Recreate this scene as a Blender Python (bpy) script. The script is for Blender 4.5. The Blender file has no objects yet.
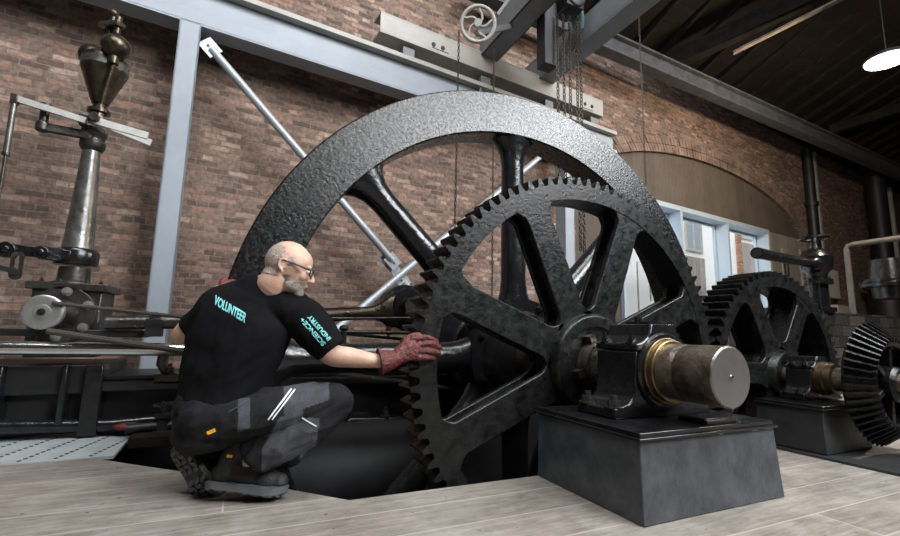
import bpy, bmesh, math, random
from math import sin, cos, pi, radians as R_, sqrt, atan2
from mathutils import Vector as V, Matrix, noise
from mathutils.geometry import tessellate_polygon
from mathutils.bvhtree import BVHTree

random.seed(7)
K = 0.872                       # working units -> metres
scene = bpy.context.scene
C = scene.collection

# ------------------------------------------------------------------ camera geometry (one survey point: the tripod)
H = 0.78
FPX = 450.0
PIT, ROL, YAW, YW = R_(8.22), R_(1.265), R_(24.78), R_(5.98)
def _rot(d):
    c, s = cos(YAW), sin(YAW)
    return V((d[0]*c + d[1]*s, -d[0]*s + d[1]*c, d[2]))
_F = V((0, cos(PIT), sin(PIT))); _U = V((0, -sin(PIT), cos(PIT))); _X = V((1, 0, 0))
XR = _rot(_X*cos(ROL) + _U*sin(ROL)); UP = _rot(-_X*sin(ROL) + _U*cos(ROL)); FW = _rot(_F)
CAM = V((0, 0, H))
WN = V((-sin(YW), cos(YW), 0)); WD = V((cos(YW), sin(YW), 0))
def ray(x, y): return XR*((x-450)/FPX) - UP*((y-268)/FPX) + FW
def at(x, y, Y):                # survey: the point seen at pixel x, y on the plane Y
    d = ray(x, y); return CAM + d*(Y/d.y)
def atz(x, y, z=0):
    d = ray(x, y); return CAM + d*((z-H)/d.z)
def wp(s, z, D=5.3): return WD*s + WN*D + V((0, 0, z))      # point on the brick wall's own axes
def atw(x, y, D):
    d = ray(x, y); P = CAM + d*(D/d.dot(WN)); return P.dot(WD), P.z

# ------------------------------------------------------------------ linking helpers
def link(o): C.objects.link(o); return o
ORG = {}
def thing(name, label, cat, loc=(0, 0, 0), group=None):
    o = link(bpy.data.objects.new(name, None)); o.location = V(loc)*K; ORG[o.name] = V(loc)
    o.empty_display_size = .1
    o['label'] = label; o['category'] = cat
    if group: o['group'] = group
    return o
def mesh_from(bm, name, mat, org, smooth=True, ang=38):
    bmesh.ops.recalc_face_normals(bm, faces=bm.faces)
    for v in bm.verts: v.co = (v.co - org)*K
    me = bpy.data.meshes.new(name); bm.to_mesh(me); bm.free()
    mats = mat if isinstance(mat, (list, tuple)) else [mat]
    for m in mats: me.materials.append(m)
    if smooth and len(me.polygons):
        me.polygons.foreach_set('use_smooth', [True]*len(me.polygons)); me.set_sharp_from_angle(angle=R_(ang))
    return me
def obj(name, bm, mat, parent=None, label=None, cat=None, group=None, kind=None, bev=0, smooth=True, ang=38, org=None):
    if parent is not None: org = ORG[parent.name]
    elif org is None:
        xs = [v.co for v in bm.verts]
        org = V((sum(p.x for p in xs)/len(xs), sum(p.y for p in xs)/len(xs), min(p.z for p in xs)))
    org = V(org)
    me = mesh_from(bm, name, mat, org, smooth, ang)
    o = link(bpy.data.objects.new(name, me))
    if parent is not None: o.parent = parent
    else: o.location = org*K
    ORG[o.name] = org
    if bev:
        b = o.modifiers.new('bevel', 'BEVEL'); b.width = bev*K; b.segments = 2; b.limit_method = 'ANGLE'; b.angle_limit = R_(40)
        b.harden_normals = False
    if label: o['label'] = label
    if cat: o['category'] = cat
    if group: o['group'] = group
    if kind: o['kind'] = kind
    return o
def struct(name, bm, mat, **k): return obj(name, bm, mat, kind='structure', **k)

# ------------------------------------------------------------------ shape helpers (all into a bmesh)
def B(): return bmesh.new()
def frame(d, up=V((0, 0, 1))):
    d = d.normalized(); u = up - d*up.dot(d)
    if u.length < 1e-4: u = V((1, 0, 0)) - d*d.x
    u.normalize(); return d, u, d.cross(u)
def hexa(bm, P):                # 8 corners: bottom 4, top 4
    vs = [bm.verts.new(p) for p in P]
    for f in ((0,3,2,1),(4,5,6,7),(0,1,5,4),(1,2,6,5),(2,3,7,6),(3,0,4,7)): bm.faces.new([vs[i] for i in f])
    return bm
def box(bm, a, b):
    x0,y0,z0 = a; x1,y1,z1 = b
    return hexa(bm, [(x0,y0,z0),(x1,y0,z0),(x1,y1,z0),(x0,y1,z0),(x0,y0,z1),(x1,y0,z1),(x1,y1,z1),(x0,y1,z1)])
def wbox(bm, s0, s1, D0, D1, z0, z1):      # box on the wall's axes
    return hexa(bm, [wp(s0,z0,D0),wp(s1,z0,D0),wp(s1,z0,D1),wp(s0,z0,D1),wp(s0,z1,D0),wp(s1,z1,D0),wp(s1,z1,D1),wp(s0,z1,D1)])
def bar(bm, p, q, w, h, up=V((0,0,1))):    # rectangular bar from p to q
    p, q = V(p), V(q); d, u, s = frame(q-p, up)
    return hexa(bm, [p-s*w/2-u*h/2, p+s*w/2-u*h/2, q+s*w/2-u*h/2, q-s*w/2-u*h/2, p-s*w/2+u*h/2, p+s*w/2+u*h/2, q+s*w/2+u*h/2, q-s*w/2+u*h/2])
def rings(bm, rs, caps=True, closed=False):
    L = [[bm.verts.new(p) for p in r] for r in rs]; n = len(L[0])
    m = len(L) if closed else len(L)-1
    for i in range(m):
        a, b = L[i], L[(i+1) % len(L)]
        for j in range(n): bm.faces.new((a[j], a[(j+1) % n], b[(j+1) % n], b[j]))
    if caps and not closed: bm.faces.new(L[0][::-1]); bm.faces.new(L[-1])
    return bm
def cyl(bm, p, q, r, r2=None, n=24, up=V((0,0,1))):
    p, q = V(p), V(q); r2 = r if r2 is None else r2; d, u, s = frame(q-p, up)
    c = [(cos(2*pi*k/n), sin(2*pi*k/n)) for k in range(n)]
    return rings(bm, [[p+(u*a+s*b)*r for a, b in c], [q+(u*a+s*b)*r2 for a, b in c]])
def lathe(bm, p, axis, prof, n=40, up=V((0,0,1))):      # prof: (distance along axis, radius)
    p = V(p); d, u, s = frame(V(axis), up)
    c = [(cos(2*pi*k/n), sin(2*pi*k/n)) for k in range(n)]
    return rings(bm, [[p+d*t+(u*a+s*b)*max(r, 1e-4) for a, b in c] for t, r in prof])
def ring_lathe(bm, p, axis, prof, n=64, up=V((0,0,1))):   # closed profile turned about an axis (a ring)
    p = V(p); d, u, s = frame(V(axis), up)
    rs = []
    for k in range(n):
        a, b = cos(2*pi*k/n), sin(2*pi*k/n)
        rs.append([p+d*t+(u*a+s*b)*r for t, r in prof])
    return rings(bm, rs, closed=True)
def tube(bm, pts, r, n=12, closed=False, up=V((0,0,1))):
    pts = [V(p) for p in pts]; rs = []; m = len(pts); pu = None
    for i, p in enumerate(pts):
        if closed: t = pts[(i+1) % m]-pts[i-1]
        else: t = pts[min(i+1, m-1)]-pts[max(i-1, 0)]
        d, u, s = frame(t, pu if pu is not None else up); pu = u
        rr = r[i] if isinstance(r, (list, tuple)) else r
        rs.append([p+(u*cos(2*pi*k/n)+s*sin(2*pi*k/n))*rr for k in range(n)])
    return rings(bm, rs, closed=closed)
def torus(bm, c, axis, R, r, n=32, m=8): 
    return ring_lathe(bm, c, axis, [(r*cos(2*pi*k/m), R+r*sin(2*pi*k/m)) for k in range(m)], n)
def ball(bm, c, r, n=16, sc=(1,1,1), mat=None):
    M = Matrix.Translation(V(c)) @ (mat.to_4x4() if mat else Matrix()) @ Matrix.Diagonal((r*sc[0], r*sc[1], r*sc[2], 1))
    bmesh.ops.create_uvsphere(bm, u_segments=n, v_segments=max(6, n//2), radius=1, matrix=M); return bm
def plate(bm, loops, y0, y1, to=None):      # outline + holes in (x, z), extruded y0..y1
    to = to or (lambda x, y, z: V((x, y, z)))
    flat = [p for l in loops for p in l]
    tris = tessellate_polygon([[V((x, z, 0)) for x, z in l] for l in loops])
    a = [bm.verts.new(to(x, y0, z)) for x, z in flat]; b = [bm.verts.new(to(x, y1, z)) for x, z in flat]
    for t in tris:
        try: bm.faces.new([a[i] for i in t]); bm.faces.new([b[i] for i in reversed(t)])
        except ValueError: pass
    k = 0
    for l in loops:
        n = len(l)
        for i in range(n):
            i0, i1 = k+i, k+(i+1) % n
            try: bm.faces.new((a[i0], a[i1], b[i1], b[i0]))
            except ValueError: pass
        k += n
    return bm
def arc(cx, cz, r, a0, a1, n): return [(cx+r*cos(R_(a0+(a1-a0)*k/n)), cz+r*sin(R_(a0+(a1-a0)*k/n))) for k in range(n+1)]
def circle(cx, cz, r, n=96): return arc(cx, cz, r, 0, 360, n)[:-1]
def bolt(bm, p, d, r=.02, h=.02, thr=.015):
    p = V(p); d = V(d).normalized()
    cyl(bm, p, p+d*h*.25, r*1.45, n=16); cyl(bm, p+d*h*.25, p+d*h*1.2, r, n=6); cyl(bm, p+d*h*1.2, p+d*(h*1.2+thr), r*.5, n=12); return bm

# ------------------------------------------------------------------ materials
def mat(name, col=(.5,.5,.5), rough=.5, metal=0, bump=0, bscale=40, var=0, vscale=8, col2=None, spec=.5, coat=0, detail=4, vlo=.35, vhi=.65, rvar=0, stretch=None):
    m = bpy.data.materials.new(name); m.use_nodes = True; nt = m.node_tree; N = nt.nodes; L = nt.links
    b = N['Principled BSDF']; b.inputs['Base Color'].default_value = (*col, 1); b.inputs['Roughness'].default_value = rough
    b.inputs['Metallic'].default_value = metal; b.inputs['Specular IOR Level'].default_value = spec
    b.inputs['Coat Weight'].default_value = coat; b.inputs['Coat Roughness'].default_value = .15
    tc = N.new('ShaderNodeTexCoord'); vec = tc.outputs['Object']
    if stretch:
        mp = N.new('ShaderNodeMapping'); mp.inputs['Scale'].default_value = stretch; L.new(vec, mp.inputs[0]); vec = mp.outputs[0]
    if var or col2:
        n = N.new('ShaderNodeTexNoise'); n.inputs['Scale'].default_value = vscale; n.inputs['Detail'].default_value = 6; n.inputs['Roughness'].default_value = .65
        L.new(vec, n.inputs['Vector'])
        rp = N.new('ShaderNodeValToRGB'); rp.color_ramp.elements[0].position = vlo; rp.color_ramp.elements[1].position = vhi
        c2 = col2 or tuple(min(1, c*(1+var)) for c in col); c1 = col if col2 else tuple(c*(1-var) for c in col)
        rp.color_ramp.elements[0].color = (*c1, 1); rp.color_ramp.elements[1].color = (*c2, 1)
        L.new(n.outputs['Fac'], rp.inputs[0]); L.new(rp.outputs[0], b.inputs['Base Color'])
    if rvar:
        n = N.new('ShaderNodeTexNoise'); n.inputs['Scale'].default_value = vscale*1.7; n.inputs['Detail'].default_value = 5; L.new(vec, n.inputs['Vector'])
        mr = N.new('ShaderNodeMapRange'); mr.inputs['From Min'].default_value = .3; mr.inputs['From Max'].default_value = .7
        mr.inputs['To Min'].default_value = max(.03, rough-rvar); mr.inputs['To Max'].default_value = min(1, rough+rvar)
        L.new(n.outputs['Fac'], mr.inputs['Value']); L.new(mr.outputs[0], b.inputs['Roughness'])
    if bump:
        n = N.new('ShaderNodeTexNoise'); n.inputs['Scale'].default_value = bscale; n.inputs['Detail'].default_value = detail; n.inputs['Roughness'].default_value = .6
        L.new(vec, n.inputs['Vector'])
        bp = N.new('ShaderNodeBump'); bp.inputs['Strength'].default_value = min(1, bump); bp.inputs['Distance'].default_value = .01*max(1, bump)
        L.new(n.outputs['Fac'], bp.inputs['Height']); L.new(bp.outputs[0], b.inputs['Normal'])
    return m
def brick_mat(name, c1, c2, mortar, pale=.3, bw=.225, bh=.066, hdr=False):
    m = bpy.data.materials.new(name); m.use_nodes = True; nt = m.node_tree; N = nt.nodes; L = nt.links
    b = N['Principled BSDF']; b.inputs['Roughness'].default_value = .85; b.inputs['Specular IOR Level'].default_value = .25
    tc = N.new('ShaderNodeTexCoord'); sp = N.new('ShaderNodeSeparateXYZ'); L.new(tc.outputs['Object'], sp.inputs[0])
    cb = N.new('ShaderNodeCombineXYZ'); L.new(sp.outputs[0], cb.inputs[0]); L.new(sp.outputs[2], cb.inputs[1])
    # hand-laid wobble
    nz = N.new('ShaderNodeTexNoise'); nz.inputs['Scale'].default_value = 5; nz.inputs['Detail'].default_value = 3; L.new(cb.outputs[0], nz.inputs['Vector'])
    sb = N.new('ShaderNodeVectorMath'); sb.operation = 'SUBTRACT'; sb.inputs[1].default_value = (.5,.5,.5); L.new(nz.outputs['Color'], sb.inputs[0])
    sc = N.new('ShaderNodeVectorMath'); sc.operation = 'SCALE'; sc.inputs['Scale'].default_value = .035; L.new(sb.outputs[0], sc.inputs[0])
    ad = N.new('ShaderNodeVectorMath'); ad.operation = 'ADD'; L.new(cb.outputs[0], ad.inputs[0]); L.new(sc.outputs[0], ad.inputs[1])
    br = N.new('ShaderNodeTexBrick'); L.new(ad.outputs[0], br.inputs['Vector'])
    br.inputs['Scale'].default_value = 1; br.inputs['Brick Width'].default_value = bw; br.inputs['Row Height'].default_value = bh
    br.inputs['Mortar Size'].default_value = .007; br.inputs['Mortar Smooth'].default_value = .25; br.inputs['Bias'].default_value = 0
    br.offset = .5; br.squash = .5; br.squash_frequency = 4
    br.inputs['Color1'].default_value = (0,0,0,1); br.inputs['Color2'].default_value = (1,1,1,1); br.inputs['Mortar'].default_value = (.5,.5,.5,1)
    rp = N.new('ShaderNodeValToRGB'); e = rp.color_ramp.elements
    e[0].position = 0; e[0].color = (*[c*.72 for c in c1], 1); e[1].position = 1; e[1].color = (*c2, 1)
    for p, c in ((.25, c1), (.55, tuple((a+d)/2 for a, d in zip(c1, c2))), (.8, (c2[0]*1.07, c2[1]*.92, c2[2]*.88)), (.93, tuple(min(1, x*(1+pale)) for x in c2))):
        q = e.new(p); q.color = (*c, 1)
    L.new(br.outputs['Color'], rp.inputs[0])
    # weathering: large blotches and grain
    n1 = N.new('ShaderNodeTexNoise'); n1.inputs['Scale'].default_value = .9; n1.inputs['Detail'].default_value = 6; n1.inputs['Roughness'].default_value = .7; L.new(cb.outputs[0], n1.inputs['Vector'])
    r1 = N.new('ShaderNodeMapRange'); r1.inputs['From Min'].default_value = .3; r1.inputs['From Max'].default_value = .7; r1.inputs['To Min'].default_value = .72; r1.inputs['To Max'].default_value = 1.22; L.new(n1.outputs['Fac'], r1.inputs['Value'])
    n2 = N.new('ShaderNodeTexNoise'); n2.inputs['Scale'].default_value = 26; n2.inputs['Detail'].default_value = 6; L.new(cb.outputs[0], n2.inputs['Vector'])
    r2 = N.new('ShaderNodeMapRange'); r2.inputs['From Min'].default_value = .3; r2.inputs['From Max'].default_value = .7; r2.inputs['To Min'].default_value = .7; r2.inputs['To Max'].default_value = 1.3; L.new(n2.outputs['Fac'], r2.inputs['Value'])
    mu = N.new('ShaderNodeMath'); mu.operation = 'MULTIPLY'; L.new(r1.outputs[0], mu.inputs[0]); L.new(r2.outputs[0], mu.inputs[1])
    mx = N.new('ShaderNodeMix'); mx.data_type = 'RGBA'; L.new(br.outputs['Fac'], mx.inputs['Factor']); L.new(rp.outputs[0], mx.inputs['A']); mx.inputs['B'].default_value = (*mortar, 1)
    vs = N.new('ShaderNodeVectorMath'); vs.operation = 'SCALE'; L.new(mx.outputs['Result'], vs.inputs[0]); L.new(mu.outputs[0], vs.inputs['Scale'])
    L.new(vs.outputs[0], b.inputs['Base Color'])
    inv = N.new('ShaderNodeMath'); inv.operation = 'SUBTRACT'; inv.inputs[0].default_value = 1; L.new(br.outputs['Fac'], inv.inputs[1])
    h = N.new('ShaderNodeMath'); h.operation = 'MULTIPLY_ADD'; L.new(n2.outputs['Fac'], h.inputs[0]); h.inputs[1].default_value = .9; L.new(inv.outputs[0], h.inputs[2])
    bp = N.new('ShaderNodeBump'); bp.inputs['Strength'].default_value = 1; bp.inputs['Distance'].default_value = .009; L.new(h.outputs[0], bp.inputs['Height']); L.new(bp.outputs[0], b.inputs['Normal'])
    return m
def board_mat(name, c1, c2, axis=0, width=.23, length=3.2, gap=(.05,.045,.04), rough=.75, gw=.0035, pale=None):
    m = bpy.data.materials.new(name); m.use_nodes = True; nt = m.node_tree; N = nt.nodes; L = nt.links
    b = N['Principled BSDF']; b.inputs['Roughness'].default_value = rough; b.inputs['Specular IOR Level'].default_value = .3
    tc = N.new('ShaderNodeTexCoord'); sp = N.new('ShaderNodeSeparateXYZ'); L.new(tc.outputs['Object'], sp.inputs[0])
    cb = N.new('ShaderNodeCombineXYZ')
    if axis == 0: L.new(sp.outputs[0], cb.inputs[0]); L.new(sp.outputs[1], cb.inputs[1])
    else: L.new(sp.outputs[2], cb.inputs[0]); L.new(sp.outputs[0], cb.inputs[1])
    br = N.new('ShaderNodeTexBrick'); L.new(cb.outputs[0], br.inputs['Vector']); br.inputs['Scale'].default_value = 1
    br.inputs['Brick Width'].default_value = length; br.inputs['Row Height'].default_value = width; br.inputs['Mortar Size'].default_value = gw; br.inputs['Mortar Smooth'].default_value = .2
    br.inputs['Color1'].default_value = (0,0,0,1); br.inputs['Color2'].default_value = (1,1,1,1); br.offset = .37
    rp = N.new('ShaderNodeMapRange'); rp.inputs['To Min'].default_value = .84; rp.inputs['To Max'].default_value = 1.1; L.new(br.outputs['Color'], rp.inputs['Value'])
    mp = N.new('ShaderNodeMapping'); mp.inputs['Scale'].default_value = (1.2, 9, 1); L.new(cb.outputs[0], mp.inputs[0])
    n1 = N.new('ShaderNodeTexNoise'); n1.inputs['Scale'].default_value = 4; n1.inputs['Detail'].default_value = 8; n1.inputs['Roughness'].default_value = .7; n1.inputs['Distortion'].default_value = .6; L.new(mp.outputs[0], n1.inputs['Vector'])
    n3 = N.new('ShaderNodeTexNoise'); n3.inputs['Scale'].default_value = 2.2; n3.inputs['Detail'].default_value = 7; n3.inputs['Roughness'].default_value = .75; L.new(cb.outputs[0], n3.inputs['Vector'])
    av = N.new('ShaderNodeMath'); av.operation = 'ADD'; L.new(n1.outputs['Fac'], av.inputs[0]); L.new(n3.outputs['Fac'], av.inputs[1])
    hf = N.new('ShaderNodeMath'); hf.operation = 'MULTIPLY'; hf.inputs[1].default_value = .5; L.new(av.outputs[0], hf.inputs[0])
    cr = N.new('ShaderNodeValToRGB'); cr.color_ramp.elements[0].position = .36; cr.color_ramp.elements[1].position = .62
    cr.color_ramp.elements[0].color = (*c1, 1); cr.color_ramp.elements[1].color = (*c2, 1); L.new(hf.outputs[0], cr.inputs[0])
    vs = N.new('ShaderNodeVectorMath'); vs.operation = 'SCALE'; L.new(cr.outputs[0], vs.inputs[0]); L.new(rp.outputs[0], vs.inputs['Scale'])
    # small dark specks of trodden-in dirt
    n4 = N.new('ShaderNodeTexNoise'); n4.inputs['Scale'].default_value = 30; n4.inputs['Detail'].default_value = 2; L.new(cb.outputs[0], n4.inputs['Vector'])
    r4 = N.new('ShaderNodeMapRange'); r4.inputs['From Min'].default_value = .70; r4.inputs['From Max'].default_value = .76; L.new(n4.outputs['Fac'], r4.inputs['Value'])
    m4 = N.new('ShaderNodeMix'); m4.data_type = 'RGBA'; L.new(r4.outputs[0], m4.inputs['Factor']); L.new(vs.outputs[0], m4.inputs['A']); m4.inputs['B'].default_value = (*[c*.35 for c in c1], 1)
    g2 = N.new('ShaderNodeMix'); g2.data_type = 'RGBA'; L.new(n3.outputs['Fac'], g2.inputs['Factor']); g2.inputs['A'].default_value = (*gap, 1); g2.inputs['B'].default_value = (*(pale or gap), 1)
    mx = N.new('ShaderNodeMix'); mx.data_type = 'RGBA'; L.new(br.outputs['Fac'], mx.inputs['Factor']); L.new(m4.outputs['Result'], mx.inputs['A']); L.new(g2.outputs['Result'], mx.inputs['B'])
    L.new(mx.outputs['Result'], b.inputs['Base Color'])
    bp = N.new('ShaderNodeBump'); bp.inputs['Strength'].default_value = .5; bp.inputs['Distance'].default_value = .004; L.new(n1.outputs['Fac'], bp.inputs['Height']); L.new(bp.outputs[0], b.inputs['Normal'])
    return m

M = {}
M['brick'] = brick_mat('brick', (.155,.105,.082), (.255,.175,.138), (.20,.165,.14), .5, bw=.182, bh=.0555)
M['brick2'] = brick_mat('brick_far', (.25,.12,.07), (.42,.22,.13), (.30,.22,.16), .3)
M['stone'] = brick_mat('rough_stone', (.030,.028,.026), (.064,.059,.054), (.010,.009,.008), .3, bw=.42, bh=.15)
M['floor'] = board_mat('floor_boards', (.115,.096,.079), (.315,.29,.257), 0, .215, 3.4, gap=(.20,.165,.135), gw=.004, pale=(.48,.455,.41))
M['panel'] = board_mat('brown_boards', (.078,.064,.052), (.13,.108,.09), 2, .30, 9, gap=(.07,.055,.04))
M['greyboard'] = board_mat('weathered_boards', (.22,.19,.165), (.36,.32,.29), 2, .22, 9, gap=(.05,.045,.04))
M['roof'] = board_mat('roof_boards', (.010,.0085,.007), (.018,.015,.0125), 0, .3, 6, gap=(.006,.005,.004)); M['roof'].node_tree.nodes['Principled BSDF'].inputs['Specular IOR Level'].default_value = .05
M['darkwall'] = brick_mat('dark_brick', (.03,.022,.018), (.05,.037,.03), (.04,.034,.03))  # unseen hall walls made dark to cut reflections in the black metal
M['lever'] = mat('bright_lever_steel', (.72,.71,.68), .38, metal=.6, var=.12, vscale=14)
M['lever2'] = mat('turned_pulley_steel', (.42,.42,.41), .36, metal=.8, var=.12, vscale=14)
M['railp'] = mat('dull_rail_paint', (.13,.12,.105), .5, var=.2, vscale=6)
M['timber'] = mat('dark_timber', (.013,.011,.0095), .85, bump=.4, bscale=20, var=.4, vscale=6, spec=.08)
M['pale_timber'] = mat('lit_timber_edge', (.16,.13,.10), .8, bump=.4, bscale=20, var=.4, vscale=6)  # pale tone stands in for light caught along a beam edge
M['steel_grey'] = mat('painted_steel', (.29,.325,.37), .5, var=.06, vscale=3)
M['beam_pale'] = mat('pale_beam_paint', (.36,.345,.32), .55, var=.12, vscale=3)
M['beam_grey'] = mat('grey_beam_paint', (.17,.18,.19), .5, var=.12, vscale=3)
M['beam_dark'] = mat('dark_beam_paint', (.055,.058,.065), .6, var=.35, vscale=7)
M['brace'] = mat('brace_paint', (.42,.45,.48), .38, metal=.3, var=.08, vscale=5)
M['cast'] = mat('rough_cast_black', (.006,.006,.0065), .26, bump=.36, bscale=55, detail=10, var=.5, vscale=26, rvar=.10, spec=.60)
M['cast2'] = mat('worn_cast_black', (.007,.007,.007), .33, bump=.28, bscale=50, detail=6, var=.8, vscale=14, rvar=.12, spec=.35)
M['black'] = mat('black_gloss_paint', (.010,.010,.011), .20, bump=.35, bscale=22, var=.3, vscale=8, rvar=.08, spec=.5)
M['blackmatt'] = mat('black_matt', (.012,.012,.013), .5, bump=.3, bscale=25, var=.4, vscale=8)
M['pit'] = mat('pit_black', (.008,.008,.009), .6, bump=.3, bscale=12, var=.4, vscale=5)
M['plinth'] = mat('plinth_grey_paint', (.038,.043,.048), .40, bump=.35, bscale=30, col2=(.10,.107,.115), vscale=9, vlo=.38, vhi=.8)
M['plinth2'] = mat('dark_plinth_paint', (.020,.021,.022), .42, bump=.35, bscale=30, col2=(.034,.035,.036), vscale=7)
M['ochre'] = mat('chipped_paint_edge', (.30,.31,.31), .7, var=.3, vscale=30)
M['steel'] = mat('bright_steel', (.60,.59,.57), .27, metal=1, var=.12, vscale=9, rvar=.08)
M['steelend'] = mat('turned_steel_face', (.27,.265,.26), .40, metal=.85, var=.12, vscale=5)
M['shaft'] = mat('oily_brown_steel', (.060,.046,.034), .36, metal=.75, bump=.5, bscale=40, col2=(.26,.215,.17), vscale=9, rvar=.1)
M['brass'] = mat('brass', (.25,.185,.105), .38, metal=1, var=.25, vscale=12, rvar=.08)
M['bronze'] = mat('dark_bronze', (.08,.066,.048), .33, metal=.85, var=.35, vscale=10, rvar=.1, bump=.2, bscale=30)
M['gunmetal'] = mat('gunmetal', (.070,.067,.060), .36, metal=.75, var=.35, vscale=10, rvar=.12, bump=.4, bscale=30)
M['column'] = mat('column_iron', (.15,.148,.14), .33, metal=.7, var=.4, vscale=9, rvar=.12, bump=.3, bscale=22)
M['silver'] = mat('polished_rail', (.70,.70,.69), .22, metal=1, var=.08, vscale=9)
M['tread'] = mat('grey_tread_plate', (.34,.375,.375), .55, var=.12, vscale=6)
M['rope'] = mat('rope', (.045,.038,.03), .8, bump=.8, bscale=90)
M['chain'] = mat('oiled_chain', (.060,.050,.042), .45, metal=.6)
M['teal'] = mat('teal_wheel', (.10,.20,.20), .4, metal=.4)
M['white'] = mat('white_render', (.80,.79,.77), .8, var=.03, vscale=2)
M['whitebox'] = mat('white_box_paint', (.62,.60,.55), .5, var=.05, vscale=3)
M['winframe'] = mat('window_frame_paint', (.42,.50,.58), .5)
M['dark'] = mat('dark_metal_frame', (.02,.022,.025), .5)
M['extglass'] = mat('far_window_glass', (.30,.36,.40), .15)
M['redpaint'] = mat('red_oxide', (.16,.025,.015), .5, var=.3, vscale=14)
M['skin'] = mat('skin', (.50,.295,.215), .5, col2=(.60,.385,.295), vscale=16, bump=.15, bscale=90)
M['skin'].node_tree.nodes['Principled BSDF'].inputs['Subsurface Weight'].default_value = .12
M['skin'].node_tree.nodes['Principled BSDF'].inputs['Subsurface Radius'].default_value = (.01,.004,.002)
M['hair'] = mat('grey_cropped_hair', (.33,.26,.22), .8, col2=(.46,.37,.32), vscale=60, bump=.8, bscale=160)
M['beard'] = mat('grey_beard', (.20,.15,.125), .85, col2=(.50,.45,.41), vscale=45, bump=1.2, bscale=150)
M['shirt'] = mat('black_cotton', (.0050,.0050,.006), .9, bump=.25, bscale=240, var=.15, vscale=5, spec=.12)
M['print'] = mat('turquoise_print', (.20,.62,.62), .6)
M['tr_black'] = mat('black_work_cloth', (.007,.007,.0085), .8, bump=.5, bscale=200, var=.15, vscale=6, spec=.3)
M['tr_grey'] = mat('charcoal_work_cloth', (.055,.057,.066), .8, bump=.5, bscale=200, var=.2, vscale=6, spec=.3)
M['reflect'] = mat('reflective_piping', (.75,.76,.78), .4)
M['orange'] = mat('orange_tab', (.80,.36,.03), .6)
M['glove'] = mat('oxblood_glove_leather', (.070,.011,.010), .42, bump=1.4, bscale=55, col2=(.15,.034,.030), vscale=12, rvar=.1)
M['boot'] = mat('black_boot_leather', (.016,.016,.017), .55, bump=.6, bscale=80, var=.3, vscale=10)
M['sole'] = mat('grey_rubber_sole', (.085,.09,.095), .65, var=.15, vscale=20)
M['soledark'] = mat('dark_rubber_sole', (.045,.045,.047), .65, var=.3, vscale=20)
M['lace'] = mat('lace', (.42,.42,.44), .7)
M['lens'] = mat('spectacle_lens', (.9,.95,.95), .02); M['lens'].node_tree.nodes['Principled BSDF'].inputs['Transmission Weight'].default_value = .95
M['eye'] = mat('eye_white', (.75,.72,.68), .2); M['iris'] = mat('iris', (.03,.025,.02), .2)
M['lip'] = mat('lip', (.36,.14,.11), .5)
def glass(name):
    m = bpy.data.materials.new(name); m.use_nodes = True; nt = m.node_tree; N = nt.nodes; L = nt.links
    for n in list(N): N.remove(n)
    o = N.new('ShaderNodeOutputMaterial'); t = N.new('ShaderNodeBsdfTransparent'); g = N.new('ShaderNodeBsdfGlossy'); g.inputs['Roughness'].default_value = .03
    t.inputs['Color'].default_value = (.95,.97,.97,1)
    mx = N.new('ShaderNodeMixShader'); mx.inputs[0].default_value = .05
    L.new(t.outputs[0], mx.inputs[1]); L.new(g.outputs[0], mx.inputs[2]); L.new(mx.outputs[0], o.inputs[0]); return m
M['glass'] = glass('window_glass')
def emis(name, col, s):
    m = bpy.data.materials.new(name); m.use_nodes = True; b = m.node_tree.nodes['Principled BSDF']
    b.inputs['Emission Color'].default_value = (*col, 1); b.inputs['Emission Strength'].default_value = s; b.inputs['Base Color'].default_value = (*col, 1); return m
M['lamp'] = emis('lamp_diffuser', (1, .90, .80), 4.0)

# ================================================================== THE SETTING
def wall_obj(name, bm, mat_, D=5.3, **k):      # mesh given in (s, depth, z) of the wall
    me = mesh_from(bm, name, mat_, V((0,0,0)), k.pop('smooth', False))
    o = link(bpy.data.objects.new(name, me)); o.rotation_euler = (0, 0, YW); o.location = WN*D*K
    for a, b in k.items(): o[a] = b
    return o
S0, S1, SM, AP, SPR = 5.6, 14.2, 9.9, 4.64, 3.17
def archz(s, off=0): 
    a = (S1-S0)/2+off; return SPR+(AP-SPR+off)*sqrt(max(0, 1-((s-SM)/a)**2))
NA = 60
apts = [(SM-(S1-S0)/2*cos(pi*k/NA), SPR+(AP-SPR)*sin(pi*k/NA)) for k in range(NA+1)]
outline = [(-9,-2.2),(S0,-2.2)] + apts + [(S1,-2.2),(30,-2.2),(30,9),(-9,9)]
wall_obj('wall_back', plate(B(), [outline], 0, .55), M['brick'], kind='structure')
bm = B()                                        # two rings of arch bricks, slightly proud
for rg, (o0, o1) in enumerate(((.0,.17),(.185,.34))):
    n = 130
    for k in range(n):
        if (k*7+rg*3) % 11 == 0 and rg: continue
        t0, t1 = pi*(k+.06)/n, pi*(k+.94)/n
        def P(t, o, y): a = (S1-S0)/2; return V((SM-(a+o)*cos(t), y, SPR+(AP-SPR+o)*sin(t)))
        j = .006*((k*13) % 5)/5
        hexa(bm, [P(t0,o0,-.02-j),P(t1,o0,-.02-j),P(t1,o0,.2),P(t0,o0,.2),P(t0,o1,-.02-j),P(t1,o1,-.02-j),P(t1,o1,.2),P(t0,o1,.2)])
wall_obj('trim_1', bm, mat('arch_brick', (.10,.066,.052), .85, col2=(.27,.19,.155), vscale=3.2, bump=.6, bscale=40), kind='structure')
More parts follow.
